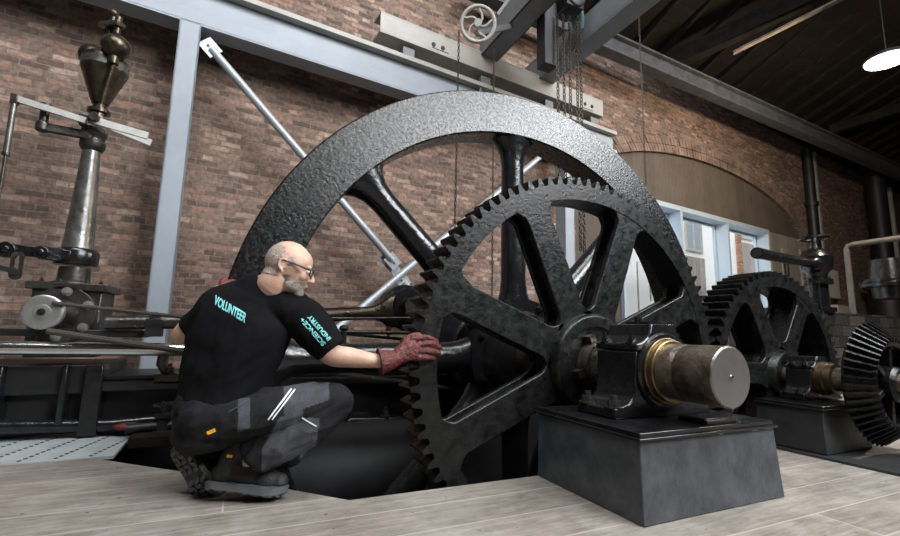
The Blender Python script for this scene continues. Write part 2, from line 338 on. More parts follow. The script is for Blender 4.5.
# timber infill of the arch, above and beside the glazing
WH = 3.47; W0, W1 = 6.85, 12.26
inf = [(s, z) for s, z in apts if z > WH]
def zs(z): a = (S1-S0)/2; return a*sqrt(1-((z-SPR)/(AP-SPR))**2)
bm = B(); plate(bm, [[(SM-zs(WH), WH)] + inf + [(SM+zs(WH), WH)]], .06, .12)
wall_obj('wall_infill', bm, M['panel'], kind='structure')
bm = B(); box(bm, (W1+.06,.07,-.5), (S1,.12,WH+.0)); box(bm, (13.0,.03,1.2), (13.06,.07,3.1)); box(bm, (S1-.2,.03,-.5), (S1,.07,3.2))
wall_obj('wall_right_boards', bm, M['greyboard'], kind='structure')
bm = B(); box(bm, (S0,.07,-.5), (W0-.05,.12,WH))
wall_obj('wall_left_boards', bm, M['panel'], kind='structure')
bm = B(); cyl(bm, wp(12.98,2.35,5.27), wp(12.98,2.95,5.27), .05, n=10)
obj('door_handle_bar', bm, M['dark'], label='black upright handle bar on the weathered boards beside the glazing', cat='handle')
# glazing: three bays with deep fins
fins = [W0, 8.65, 10.42, W1]
for i in range(3):
    a, b = fins[i], fins[i+1]
    bm = B(); box(bm, (a,.0,WH-.10), (b+.05,.34,WH)); box(bm, (a,.0,.2), (b,.34,.3)); box(bm, (b-.02,.0,.2), (b+.05,.34,WH-.1))
    if i == 0: box(bm, (a-.05,.0,.2), (a+.02,.34,WH))
    f = wall_obj('window_%d' % (i+1), bm, M['winframe'], kind='structure')
    bm = B()
    for x0, x1, z0, z1 in ((a+.02,a+.06,.3,WH-.1),(b-.06,b-.02,.3,WH-.1),(a+.06,b-.06,WH-.15,WH-.1)): box(bm, (x0,.27,z0), (x1,.33,z1))
    g = wall_obj('inner_frame', bm, M['winframe']); g.parent = f; g.location = (0,0,0); g.rotation_euler = (0,0,0)
    bm = B(); box(bm, (a+.06,.29,.3), (b-.06,.30,WH-.15))
    g = wall_obj('pane', bm, M['glass']); g.parent = f; g.location = (0,0,0); g.rotation_euler = (0,0,0)
# floor: boarded deck with the wheel pit cut out of it
PX0, PX1 = .53, 3.62
deck = [(-9,-7),(16,-7),(16,7.5),(5.1,6.0),(5.1,2.25),(PX1,2.22),(1.57,2.2),(PX0,2.21),(.30,2.45),(-.1,2.85),(-.45,3.17),(-.63,3.34),(-.75,3.44),(-9,3.44)]
def toz(x, y, z): return V((x, z, y))
struct('floor', plate(B(), [deck], -.05, 0, to=toz), M['floor'], smooth=False, org=(0,.045,0))
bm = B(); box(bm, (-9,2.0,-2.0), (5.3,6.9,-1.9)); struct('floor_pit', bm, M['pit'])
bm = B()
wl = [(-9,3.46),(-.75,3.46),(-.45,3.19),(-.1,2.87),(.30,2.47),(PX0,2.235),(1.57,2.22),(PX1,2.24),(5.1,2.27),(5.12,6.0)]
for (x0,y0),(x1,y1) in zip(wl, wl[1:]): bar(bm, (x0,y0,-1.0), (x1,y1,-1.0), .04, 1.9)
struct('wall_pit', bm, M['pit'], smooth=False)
# tread plate lying at the deck edge
tp = [(-.62,3.42),(-.632,4.0),(-3.2,4.72),(-3.2,3.42)]
bm = plate(B(), [tp], -.012, .006, to=toz)
r = obj('tread_plate', bm, M['tread'], label='pale grey drilled steel tread plate at the deck edge, left', cat='metal plate', smooth=False)
bm = B()
for k in range(14):
    x0 = -.74-k*.165
    for j in range(14):
        y = 3.46+j*.048; x = x0 + (j*.012)
        if y < 4.0+(-.632-x)*.28-.03: cyl(bm, (x,y,.004), (x,y,.009), .011, n=8)
obj('drill_holes', bm, M['dark'], r, kind='stuff')
# side wall and rear wall far away from the picture, roof
bm = B(); box(bm, (-9.2,-8,-.5), (-9,6.5,9)); struct('wall_left', bm, M['darkwall'])
bm = B(); box(bm, (-9.2,-9.2,-.5),(30,-9,9)); struct('wall_rear', bm, M['darkwall'])
bm = B(); box(bm, (29,-9,-.5),(29.2,9,10)); struct('wall_right', bm, M['darkwall'])
bm = B(); box(bm, (-9.2,-9.2,-.06),(30,-6.9,-.0)); box(bm, (15.9,-7,-.06),(30,7.9,-.0)); struct('floor_rear', bm, M['floor'])
# ceiling: boarded slope rising from the wall towards the camera
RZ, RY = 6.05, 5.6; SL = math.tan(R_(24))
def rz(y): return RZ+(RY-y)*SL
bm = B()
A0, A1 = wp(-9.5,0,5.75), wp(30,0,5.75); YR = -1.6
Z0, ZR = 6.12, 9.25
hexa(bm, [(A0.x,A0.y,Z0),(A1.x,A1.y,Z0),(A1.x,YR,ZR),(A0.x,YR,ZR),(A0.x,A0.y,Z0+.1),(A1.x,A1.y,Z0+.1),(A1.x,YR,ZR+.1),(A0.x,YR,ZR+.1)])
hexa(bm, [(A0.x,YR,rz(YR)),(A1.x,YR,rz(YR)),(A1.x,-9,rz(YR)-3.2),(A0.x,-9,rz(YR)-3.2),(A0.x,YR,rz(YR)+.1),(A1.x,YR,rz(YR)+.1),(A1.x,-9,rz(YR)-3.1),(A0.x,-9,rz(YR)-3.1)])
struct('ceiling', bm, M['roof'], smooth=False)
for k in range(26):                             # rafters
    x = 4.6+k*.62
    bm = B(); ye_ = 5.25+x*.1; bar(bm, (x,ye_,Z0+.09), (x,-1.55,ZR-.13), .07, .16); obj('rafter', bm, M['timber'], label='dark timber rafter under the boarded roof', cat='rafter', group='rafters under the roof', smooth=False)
# a heavy roof tie and the pendant lamp
def seg(a, b, za, zb): return atz(a[0],a[1],za), atz(b[0],b[1],zb)
p, q = seg((672,62),(860,-28),6.0,6.6)
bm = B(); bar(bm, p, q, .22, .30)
t = obj('roof_beam', bm, M['timber'], label='heavy dark timber roof beam with a pale strip painted as light on its lower edge', cat='beam', smooth=False)
p, q = seg((733,53),(875,-18),5.75,6.35)
bm = B(); bar(bm, p, q, .10, .035); obj('lit_edge_strip', bm, M['pale_timber'], t, label='pale strip painted as light', smooth=False)  # highlight on the beam put in as a pale strip
p, q = seg((828,131),(935,98),6.0,6.5)
bm = B(); bar(bm, p, q, .22, .22); obj('roof_beam', bm, M['timber'], label='far timber roof beam right of the pendant lamp, under the roof', cat='beam', smooth=False)
# long steel wall beam under the eaves
a0, a1 = V((2.6,5.11,5.5)), V((27,6.44,5.5))
bm = B(); up = V((0,0,1))
bar(bm, a0+up*.02, a1+up*.02, .22, .04); bar(bm, a0+up*.17, a1+up*.17, .05, .30); bar(bm, a0+up*.33, a1+up*.33, .22, .04)
obj('eaves_beam', bm, M['beam_dark'], label='long dark steel beam running under the eaves above the arch', cat='beam', bev=.006)
lc = atz(887, 60, 5.0)
t = thing('pendant_lamp', 'round glowing pendant lamp hanging from the dark roof at the right', 'lamp', lc)
bm = B(); lathe(bm, lc, (0,0,1), [(0,.25),(.0,.27),(.04,.28),(.09,.20),(.14,.05),(.17,.03)], 40); obj('lamp_shade', bm, M['blackmatt'], t)
bm = B(); lathe(bm, lc-V((0,0,.02)), (0,0,1), [(0,.22),(.004,.255),(.02,.265)], 40); obj('diffuser', bm, M['lamp'], t)
bm = B(); cyl(bm, lc+V((0,0,.15)), lc+V((0,0,2.0)), .010, n=8); obj('lamp_cord', bm, M['blackmatt'], t)

# ================================================================== STEEL FRAME IN FRONT OF THE WALL
FD = 4.8
def wall_thing(*a, **k): return thing(*a, **k)
bm = B()                                        # left column: a channel facing the room
wbox(bm, -.262,-.075, FD, FD+.02, .0, 3.76); wbox(bm, -.095,-.075, FD, FD+.20, .0, 3.74); wbox(bm, -.262,-.242, FD, FD+.20, .0, 3.74)
obj('steel_column', bm, M['steel_grey'], label='pale blue grey steel column standing behind the tall governor', cat='column', bev=.004)
bm = B(); wbox(bm, 4.86,5.06, FD, FD+.02, .0, 3.76); wbox(bm, 5.04,5.06, FD, FD+.2, .0, 3.74); wbox(bm, 4.86,4.88, FD, FD+.2, .0, 3.74)
obj('steel_column', bm, M['steel_grey'], label='pale grey steel column seen through the big wheel beside the arch', cat='column', bev=.004)
t = thing('steel_girder', 'long blue grey steel girder carried by the columns in front of the brick wall', 'girder', wp(0,3.74,FD))
bm = B(); wbox(bm, -3.5,6.1, FD+.09, FD+.11, 3.78, 4.18); obj('web', bm, M['steel_grey'], t)
bm = B(); wbox(bm, -3.5,6.1, FD, FD+.02, 3.76, 3.90); wbox(bm, -3.5,6.1, FD, FD+.22, 3.74, 3.76); obj('lower_flange', bm, M['steel_grey'], t, bev=.004)
bm = B(); wbox(bm, -3.5,6.1, FD-.01, FD+.22, 4.17, 4.23); obj('upper_flange', bm, M['beam_pale'], t, bev=.004)
for s in (3.3, 4.95): bm = B(); wbox(bm, s-.008, s+.008, FD+.02, FD+.1, 3.78, 4.17); obj('stiffener', bm, M['steel_grey'], t)
t = thing('crane_runway_beam', 'pale cream box beam lying along the wall above the big wheel', 'beam', wp(4,4.37,FD))
bm = B(); wbox(bm, 1.78,5.75, FD-.02, FD, 4.42, 4.66); wbox(bm, 1.78,5.75, FD-.02, FD+.22, 4.40, 4.43); wbox(bm, 1.78,5.75, FD-.02, FD+.22, 4.66, 4.68)
obj('beam_body', bm, M['beam_pale'], t, bev=.004)
bm = B()
for s in (2.52,2.66,5.32,5.48): cyl(bm, wp(s,4.5,FD-.03), wp(s,4.5,FD-.02), .03, n=12)
wbox(bm, 2.5,2.75, FD-.024, FD-.02, 4.45,4.46); wbox(bm, 5.28,5.5, FD-.024, FD-.02, 4.42,4.43)
obj('bolt_hole', bm, M['blackmatt'], t)
bm = B()
for s in (2.2,3.4,4.6,5.6): wbox(bm, s-.08, s+.08, FD+.04, FD+.2, 4.23, 4.37)
obj('packer', bm, M['beam_grey'], t)
# X bracing
XC = (2.18, 1.50)
def brace(a, b, label, ends):
    t = thing('brace_rod', label, 'brace', wp(a[0],a[1],FD+.08))
    bm = B(); cyl(bm, wp(*a,FD+.08), wp(*b,FD+.08), .042, n=20); obj('rod', bm, M['brace'], t)
    d = (wp(*b,0)-wp(*a,0)).normalized(); 
    for e, sg in ((wp(*a,FD+.08),1),(wp(*b,FD+.08),-1)):
        bm = B(); bar(bm, e-d*sg*.10, e+d*sg*.07, .012, .15, up=d.cross(WN)); bolt(bm, e-d*sg*.04-WN*.006, -WN, .016, .014); bar(bm, e+d*sg*.02, e+d*sg*.10, .07, .035, up=d.cross(WN))
        obj('cleat', bm, M['brace'], t, bev=.003)
brace((.03,3.58),(2.10,1.62),'upper left bracing rod running down from the left column head','')
brace((2.26,1.37),(3.7,.0),'lower right bracing rod below the crossing plate','')
brace((1.38,.70),(4.78,3.74),'long bracing rod rising to the right behind the big wheel','')
brace((-.04,-.7),(1.2,.55),'lower left bracing rod hidden behind the engine bed','') if False else None
bm = B(); c = wp(XC[0]-.02, XC[1]+.02, FD+.135); d = (wp(2.10,1.62,0)-wp(.03,3.58,0)).normalized()
bar(bm, c-d*.22, c+d*.22, .012, .13, up=d.cross(WN)); 
for k in (-.17,-.12,.12,.17): bolt(bm, c+d*k, -WN, .016, .014)
obj('crossing_plate', bm, M['brace'], label='bolted grey plate where the bracing rods cross', cat='plate', bev=.003)

# hoist beams running out from the wall overhead, the handwheel, the chain block
bm = B(); box(bm, (2.76,-1.5,4.62),(3.04,5.15,4.64)); box(bm, (2.76,-1.5,4.62),(2.78,5.15,5.0)); box(bm, (3.02,-1.5,4.62),(3.04,5.15,5.0)); box(bm, (2.76,-1.5,4.98),(3.04,5.15,5.0)); box(bm,(2.78,5.12,4.62),(3.02,5.14,5.0))
obj('hoist_beam', bm, M['beam_grey'], label='grey overhead hoist beam beside the white handwheel', cat='beam', bev=.004)
bm = B(); box(bm, (3.82,-1.5,4.62),(4.10,5.6,4.65)); box(bm, (3.82,-1.5,4.65),(3.85,5.6,5.0)); box(bm, (4.07,-1.5,4.65),(4.10,5.6,5.0)); box(bm, (3.82,-1.5,4.98),(4.10,5.6,5.0))
obj('hoist_beam', bm, M['beam_grey'], label='grey overhead hoist beam to the right of the hanging chains', cat='beam', bev=.004)
hw = at(478,24,3.9); ax = V((-.42,-.85,-.32)).normalized()
t = thing('handwheel', 'white handwheel with curved spokes under the overhead hoist beam', 'handwheel', hw)
bm = B(); torus(bm, hw, ax, .178, .021, 48, 10); obj('rim', bm, M['beam_pale'], t)
d, u, s = frame(ax)
for k in range(5):
    a0 = 2*pi*k/5+.4; pts = []
    for j in range(9):
        r = .03+.143*j/8; a = a0+1.0*(j/8)**1.0*sin(pi*j/8*.75)
        pts.append(hw+(u*cos(a)+s*sin(a))*r)
    bm = B(); tube(bm, pts, .014, 8); obj('spoke', bm, M['beam_pale'], t)
bm = B(); cyl(bm, hw-ax*.05, hw+ax*.05, .04, n=20); cyl(bm, hw-ax*.0, hw-ax*.30, .016, n=10); obj('hub', bm, M['beam_pale'], t)
# bracket that carries the handwheel shaft
bm = B(); e = hw-ax*.30; bar(bm, e, V((2.9,e.y+.3,4.7)), .06, .06); bar(bm, at(497,15,3.8), at(515,-10,3.8), .03, .03); obj('wheel_bracket', bm, M['beam_grey'], label='small grey bracket holding the white handwheel shaft', cat='bracket')

def chain(bm, p, q, link_=.042, r=.0055, w=.012):
    p, q = V(p), V(q); d, u, s = frame(q-p, V((0,1,0))); L_ = (q-p).length; n = int(L_/(link_-2*r*.9)); st = L_/n
    for k in range(n):
        c = p+d*st*(k+.5); a = u if k % 2 else s
        hl = link_/2-r
        pts = []
        for j in range(8):
            th = 2*pi*j/8; pts.append(c+a*w*cos(th)*1.0+d*(hl-w*.4)*(1 if sin(th) > .01 else -1 if sin(th) < -.01 else 0)+d*w*.4*sin(th))
        tube(bm, pts, r, 4, closed=True, up=a.cross(d))
HY = 3.98
hc = at(571,12,HY)
t = thing('chain_hoist', 'chain hoist block with green hand chain wheel hanging at the top', 'hoist', hc)
bm = B(); box(bm, hc+V((-.16,-.12,-.02)), hc+V((.10,.12,.40))); lathe(bm, hc+V((-.02,.16,.12)), (0,-1,0), [(0,.10),(.02,.17),(.18,.17),(.30,.13),(.32,.05)], 28); obj('hoist_body', bm, M['blackmatt'], t, bev=.01)
bm = B(); ring_lathe(bm, hc+V((.17,.10,.12)), (.5,-.8,0), [(-.03,.17),(.03,.17),(.045,.20),(.02,.18),(-.02,.18),(-.045,.20)], 32); obj('chain_wheel', bm, M['teal'], t)
bm = B(); cyl(bm, hc+V((.0,.0,.4)), (hc.x,hc.y,5.6), .03, n=10); obj('hanger', bm, M['blackmatt'], t)
bm = B(); box(bm, hc+V((-.36,.05,-.75)), hc+V((-.17,.22,.4))); obj('hoist_guard', bm, M['blackmatt'], label='dark upright box hanging behind the hoist chains', cat='box', bev=.01)
for (x, yb, zend) in ((558,110,None),(564,112,None),(570,114,None),(577,118,1.75),(580.5,119,1.65)):
    a = at(x-1, 14, HY); bz = zend if zend else 2.35
    bm = B(); chain(bm, (a.x,HY,a.z), (a.x,HY,bz), .058, .0085, .017)
    obj('hoist_chain', bm, M['chain'], label='heavy dark chain hanging from the chain hoist, behind the top of the big wheel', cat='chain', group='hoist chains', org=(a.x,HY,bz))
for (x, y0, y1, Y, lab) in ((459,30,90,4.3,'thin chain hanging left of the overhead handwheel'),(494,48,92,4.5,'thin chain hanging below the overhead hoist beam, right of the handwheel'),
                            (638,-4,300,4.6,'long thin chain hanging in front of the arch panel'),(637,262,330,4.9,'short thin chain seen through the spokes against the bright window')):
    a, b = at(x, y0, Y), at(x, y1, Y)
    if Y in (4.3, 4.5): b = V((a.x, a.y, 1.1))
    bm = B(); chain(bm, a, (a.x,a.y,b.z), .05, .0052, .011); obj('hand_chain', bm, M['chain'], label=lab, cat='chain', org=(a.x,a.y,b.z))

# ================================================================== RIGHT HAND END OF THE HALL
SY = 3.9                                        # rough stone block that carries the valve
bm = B(); box(bm, (5.5,SY,-.05), (13,SY+.55,1.235)); 
struct('wall_low_stone', bm, M['stone'], smooth=False, org=(0,SY,0))
def vpt(x, y): return at(x, y, SY+.12)
a = vpt(820,305); vx, vy = a.x, a.y
t = thing('valve_stand', 'black pipe valve with small handwheel standing on the stone wall', 'valve', (vx,vy,1.235))
zt = lambda y: at(815, y, SY+.12).z
bm = B(); lathe(bm, (vx,vy,1.24), (0,0,1), [(h*1.07, r*1.22) for h, r in [(0,.17),(.06,.17),(.07,.10),(.40,.10),(.41,.16),(.48,.16),(.49,.10),(.58,.12),(.64,.17),(.82,.19),(.92,.13),(.96,.05),(1.15,.03)]], 28); obj('valve_body', bm, M['black'], t)
bm = B(); torus(bm, (vx,vy,2.43), (0,0,1), .19, .022, 32, 8)
for k in range(4): a_ = pi*k/2+.3; cyl(bm, (vx,vy,2.43), (vx+.19*cos(a_),vy+.19*sin(a_),2.43), .014, n=6)
obj('valve_wheel', bm, M['black'], t)
for k in range(8): a_ = pi*k/4; bm = B(); bolt(bm, (vx+.165*cos(a_),vy+.165*sin(a_),1.75), (0,0,1), .016, .02); obj('flange_bolt', bm, M['blackmatt'], t)
pe = at(757,253,SY-.9); 
bm = B(); cyl(bm, pe, (vx,vy,2.0), .064, n=24); obj('branch_pipe', bm, M['black'], t, label='open pipe pointing out to the left')
bm = B(); cyl(bm, (pe-(V((vx,vy,2.0))-pe).normalized()*.004), pe+(V((vx,vy,2.0))-pe).normalized()*.01, .052, n=24); obj('pipe_bore', bm, M['pit'], t)
bm = B(); lathe(bm, (vx,vy,2.0), pe-V((vx,vy,2.0)), [(0,.15),(.10,.15),(.20,.12),(.25,.075)], 24); obj('branch_collar', bm, M['black'], t)
# tall downpipes on the wall
def downpipe(px0, D, r, label, z1, base=None, m='blackmatt', kind='wall_pipe'):
    s, z = px0
    bm = B(); cyl(bm, wp(s,-.0,D), wp(s,z1,D), r, n=20); 
    for zz in (2.4,4.4): lathe(bm, wp(s,zz,D), (0,0,1), [(0,r*1.35),(.1,r*1.35)], 20)
    obj(kind, bm, M[m], label=label, cat='pipe')
downpipe((14.45,3), 5.15, .12, 'tall dark pipe climbing the wall behind the valve', 6.0)
downpipe((14.85,3), 5.15, .06, 'slim pale conduit beside the tall dark pipe', 6.0, m='beam_grey')
s_, z_ = atw(880,220,5.0)
t_ = thing('standpipe', 'stout dark standpipe with wide base at the far right of the wall', 'pipe', wp(s_,1.2,4.55))
bm = B(); lathe(bm, wp(s_*4.55/5,1.25,4.55), (0,0,1), [(0,.45),(1.0,.45),(1.05,.55),(1.2,.55),(1.25,.36),(1.35,.32),(1.6,.22),(4.7,.22)], 28); obj('pipe', bm, M['blackmatt'], t_)
s2, z2 = atw(894,230,5.0)
bm = B(); cyl(bm, wp(s2,1.2,5.0), wp(s2,5.95,5.0), .07, n=14); obj('wall_pipe', bm, M['beam_pale'], label='pale pipe at the extreme right edge', cat='pipe')
c = at(893,283,4.2); bm = B(); lathe(bm, c-V((0,0,.30)), (0,0,1), [(0,.30),(.20,.32),(.22,.48),(.28,.48),(.30,.44),(.36,.44),(.38,.34),(.75,.30)], 32)
for k in range(12): a_ = pi*k/6; bolt(bm, c+V((.46*cos(a_),.46*sin(a_),-.02)), (0,0,1), .03, .03)
obj('flanged_vessel', bm, M['black'], label='black flanged vessel with a ring of bolts, cut by the right edge', cat='vessel')
# pipe rail standing out from the wall
xr = 9.6; a = at(853,310,4.15); xr = a.x
bm = B(); tube(bm, [(a.x,4.15,1.2),(a.x,4.15,2.40),(a.x,4.12,2.45),(a.x,4.05,2.47),(a.x,2.2,2.47)], .045, 12)
obj('pipe_rail', bm, M['railp'], label='grey tubular rail standing on the stone wall, right of the valve', cat='rail')
# white boxes on the wall
s0, z0 = atw(817,270,5.2); s1, z1 = atw(838,300,5.2)
t = thing('wall_cabinet', 'white metal cabinet fixed to the brick wall behind the valve', 'cabinet', wp(s0,z1,5.2))
bm = B(); wbox(bm, s0,s1-.1,5.1,5.3,1.95,2.72); obj('cabinet_body', bm, M['whitebox'], t, bev=.01)
bm = B(); wbox(bm, s0+.5,s1+.1,5.0,5.29,1.2,1.75); obj('wall_cabinet', bm, M['whitebox'], label='small lower white box beneath the wall cabinet', cat='cabinet', bev=.01)

# ================================================================== OUTSIDE THE WINDOW
ED = 11.0
def ext(px): s, z = atw(px[0], px[1], ED); return s, z
t = thing('outside_building', 'white rendered building with arched windows across the yard', 'building', wp(18,0,ED))
bm = B(); wbox(bm, 4, 34, ED, ED+.4, -.5, 12); obj('wall', bm, M['white'], t)
s0, z0 = ext((685,250)); s1, z1 = ext((700,225))
def archwin(s0, s1, z0, z1, D):
    cx, r = (s0+s1)/2, (s1-s0)/2
    o = [(s0,z0),(s1,z0)] + arc(cx, z1, r, 0, 180, 16); i = [(s0+.1,z0+.1),(s1-.1,z0+.1)] + arc(cx, z1, r-.1, 0, 180, 16)
    bm = B(); plate(bm, [o, i], -.06, .02, to=lambda x, y, z: wp(x, z, D+y)); wbox(bm, cx-.04, cx+.04, D-.05, D+.01, z0, z1+r-.05); wbox(bm, s0, s1, D-.05, D+.01, z1-.06, z1+.02)
    f = obj('window', bm, M['beam_pale'], t)
    bm = B(); plate(bm, [i], -.01, .01, to=lambda x, y, z: wp(x, z, D+y)); obj('pane', bm, M['extglass'], t)
archwin(s0, s1, z0, 5.9, ED-.02)
bm = B(); wbox(bm, s0-.1, s1+.1, ED-.06, ED, .5, z0-.25); obj('stone_panel', bm, M['greyboard'], t)
s0, z0 = ext((740,238)); s1, z1 = ext((752,238))
archwin(s0, s1, z0, 6.3, ED-.02)
bm = B(); wbox(bm, s0, s1, ED-.06, ED, .5, z0-.2); obj('stone_panel', bm, M['greyboard'], t)
s2, _ = ext((735,238)); bm = B(); wbox(bm, s2, s0-.05, ED-.08, ED, .5, 12); obj('brick_pier', bm, M['brick2'], t)
bm = B(); wbox(bm, 2, 34, 5.9, ED, -.1, -.02); struct('ground_outside', bm, M['white'])

# ================================================================== THE MACHINE
SX, SZ = 2.07, .607             # axis of the main shaft
AX = V((0,-1,0))
def pol(cx, cz, r, a): return (cx+r*cos(R_(a)), cz+r*sin(R_(a)))
def toothed(cx, cz, rt, rr, n, phase):
    pts = []; p = 360/n
    for k in range(n):
        a = phase+k*p
        for da, r in ((-.46,rr),(-.30,rr+.004),(-.235,rr+(rt-rr)*.40),(-.13,rt-(rt-rr)*.10),(-.07,rt),(.07,rt),(.13,rt-(rt-rr)*.10),(.235,rr+(rt-rr)*.40),(.30,rr+.004),(.46,rr)):
            pts.append(pol(cx, cz, r, a+da*p))
    return pts
def arm_outline(cx, cz, ang, r0, r1, w0, w1, fl0=.10, fl1=.10, n=6):
    L_, R2 = [], []
    prof = []
    for k in range(n+1):        # fillet at the hub
        t = k/n; prof.append((r0+fl0*t, w0+fl0*.75*(1-sin(pi/2*t))))
    for k in range(n+1):        # fillet at the rim
        t = k/n; prof.append((r1-fl1*(1-t), w1+fl1*.9*(1-cos(pi/2*t))))
    a = R_(ang); d = (cos(a), sin(a)); s = (-sin(a), cos(a))
    for r, w in prof: L_.append((cx+d[0]*r+s[0]*w, cz+d[1]*r+s[1]*w)); R2.append((cx+d[0]*r-s[0]*w, cz+d[1]*r-s[1]*w))
    return L_ + R2[::-1]
def gear(name, label, cx, cz, y0, y1, rt, rr, ri, n, phase, arms, a0, aw, hubr, cat='gear wheel'):
    t = thing(name, label, cat, (cx, y0, cz-rt))
    bm = B(); plate(bm, [toothed(cx, cz, rt, rr, n, phase), circle(cx, cz, ri, 120)], y0, y1)
    obj('toothed_rim', bm, M['cast2'], t, smooth=True, ang=30)
    for k in range(arms):
        a = a0+k*360/arms; bm = B()
        plate(bm, [arm_outline(cx, cz, a, hubr*.85, ri+.01, aw, aw*.95)], y0+.004, y0+.045)
        plate(bm, [arm_outline(cx, cz, a, hubr*.8, ri+.03, aw*.45, aw*.45, .04, .05)], y0+.04, y1-.035)
        plate(bm, [arm_outline(cx, cz, a, hubr*.85, ri+.01, aw*.9, aw*.85)], y1-.04, y1-.005)
        obj('spoke', bm, M['cast2'], t, bev=.006)
    return t
g1 = gear('spur_gear', 'huge black iron spur gear that the kneeling man grips, in front of the big wheel', SX, SZ, 2.29, 2.485, 1.234, 1.178, 1.078, 93, 120.2, 8, 113.3-45*2, .098, .33)
bm = B(); ring_lathe(bm, (SX,2.29,SZ), AX, [(.03,.12),(.03,.225),(.055,.235),(.055,.30),(.035,.315),(-.20,.33),(-.20,.12)], 64); obj('hub', bm, M['cast2'], g1, bev=.004)
for k in range(4):              # keys round the shaft
    a = R_(20+90*k); c = V((SX+.165*cos(a), 2.2, SZ+.165*sin(a))); bm = B(); bar(bm, c, c+V((0,.1,0)), .045, .045, up=V((cos(a),0,sin(a)))); obj('shaft_key', bm, M['gunmetal'], g1)

# flywheel ----------------------------------------------------------
fw = thing('flywheel', 'giant black cast iron flywheel with a broad rough rim', 'flywheel', (SX,3.2,SZ-2.2))
bm = B(); N_ = 240
prof = [(0,1.86),(0,2.195),(-.012,2.207),(-.235,2.207),(-.247,2.195),(-.247,1.86),(-.235,1.85),(-.012,1.85)]
ring_lathe(bm, (SX,3.067,SZ), AX, prof, N_); obj('rim', bm, M['cast'], fw)
for k in range(8):
    a = R_(135.7-45*k+.0); d = V((cos(a),0,sin(a))); s = V((-sin(a),0,cos(a))); c = V((SX,3.19,SZ)); bm = B(); rs = []
    for r, w, h in ((.30,.20,.13),(.42,.155,.12),(.52,.122,.105),(.62,.11,.10),(1.2,.103,.092),(1.62,.098,.088),(1.72,.112,.095),(1.79,.145,.11),(1.86,.22,.12)):
        rs.append([c+d*r+s*w*cos(2*pi*j/24)+V((0,1,0))*h*sin(2*pi*j/24) for j in range(24)])
    rings(bm, rs); obj('spoke', bm, M['cast'] if False else M['black'], fw)
bm = B(); ring_lathe(bm, (SX,3.19,SZ), AX, [(.24,.13),(.24,.30),(.20,.34),(.14,.36),(.13,.46),(-.13,.46),(-.14,.36),(-.22,.34),(-.24,.30),(-.24,.13)], 48); obj('hub', bm, M['black'], fw)
for k in range(8): a = R_(113-45*k); bm = B(); bolt(bm, (SX+.41*cos(a),3.06,SZ+.41*sin(a)), AX, .028, .03); obj('hub_bolt', bm, M['black'], fw)

# main shaft --------------------------------------------------------
sh = thing('main_shaft', 'thick brown steel shaft ending in a bright turned face above the grey plinth', 'shaft', (SX,1.5,SZ-.14))
bm = B(); lathe(bm, (SX,1.375,SZ), (0,1,0), [(0,.136),(.004,.142),(.20,.142),(.202,.1405),(.206,.1405),(.208,.142),(.30,.142),(.302,.139),(.36,.139),(.60,.139),(2.57,.139)], 64)
obj('shaft', bm, M['shaft'], sh, ang=50)
bm = B(); lathe(bm, (SX,1.3755,SZ), AX, [(0,.137),(.003,.134),(.003,.020),(.0028,.012)], 64); lathe(bm, (SX,1.372,SZ), AX, [(0,.0135),(.006,.011),(.006,.006),(0,.0055)], 20); obj('end_face', bm, M['steelend'], sh, label='bright turned end face')
bm = B(); lathe(bm, (SX,2.045,SZ), (0,1,0), [(0,.145),(.002,.165),(.07,.165),(.085,.150),(.12,.145)], 48); obj('steel_collar', bm, M['steel'], sh, label='bright steel collar')

# pedestal bearing --------------------------------------------------
def pedestal(x, z, y0, y1, zb, r, w, name, label, mt='black', cap=True):
    t = thing(name, label, 'bearing', (x,(y0+y1)/2,zb))
    o = [(x-w*1.75,zb),(x+w*1.75,zb),(x+w*1.75,zb+.05),(x+w*1.45,zb+.065)] + [(x+w*1.45-w*.42*sin(R_(a)), zb+.065+.09*(1-cos(R_(a)))) for a in (20,40,60,80)] + \
        [(x+w,z+r*.2),(x+w,z+r*.7),(x-w,z+r*.7),(x-w,z+r*.2)] + [(x-w*1.45+w*.42*sin(R_(a)), zb+.065+.09*(1-cos(R_(a)))) for a in (80,60,40,20)] + [(x-w*1.45,zb+.065),(x-w*1.75,zb+.05)]
    bm = B(); plate(bm, [o], y0, y1); obj('pedestal_body', bm, M[mt], t, bev=.008)
    zc = z+r*.72
    o = [(x-w,zc),(x+w,zc),(x+w,zc+r*.25),(x+w*.80,zc+r*.32),(x+w*.55,z+r*1.25),(x+w*.45,z+r*1.72),(x-w*.45,z+r*1.72),(x-w*.55,z+r*1.25),(x-w*.80,zc+r*.32),(x-w,zc+r*.25)]
    bm = B(); plate(bm, [o], y0-.01, y1+.01); obj('bearing_cap', bm, M[mt], t, bev=.008)
    for sx in (-1,1):
        for yy in (y0+.045, y1-.045): 
            bm = B(); bolt(bm, (x+sx*w*.88, yy, zc+r*.26), (0,0,1), .020, .024, .03); obj('cap_bolt', bm, M[mt], t)
            bm = B(); bolt(bm, (x+sx*w*1.56, yy, zb+.05), (0,0,1), .17*w, .16*w, .12*w); obj('holding_bolt', bm, M['gunmetal'], t)
    return t
pb = pedestal(SX, SZ, 1.74, 2.02, .372, .142, .20, 'pedestal_bearing', 'black pedestal bearing carrying the thick shaft on the grey plinth')
bm = B(); ring_lathe(bm, (SX,1.74,SZ), AX, [(-.05,.143),(-.05,.172),(.030,.172),(.034,.168),(.034,.156),(.046,.156),(.050,.161),(.062,.161),(.066,.156),(.066,.1425)], 64); obj('brass_bush', bm, M['brass'], pb, label='worn brass bush')
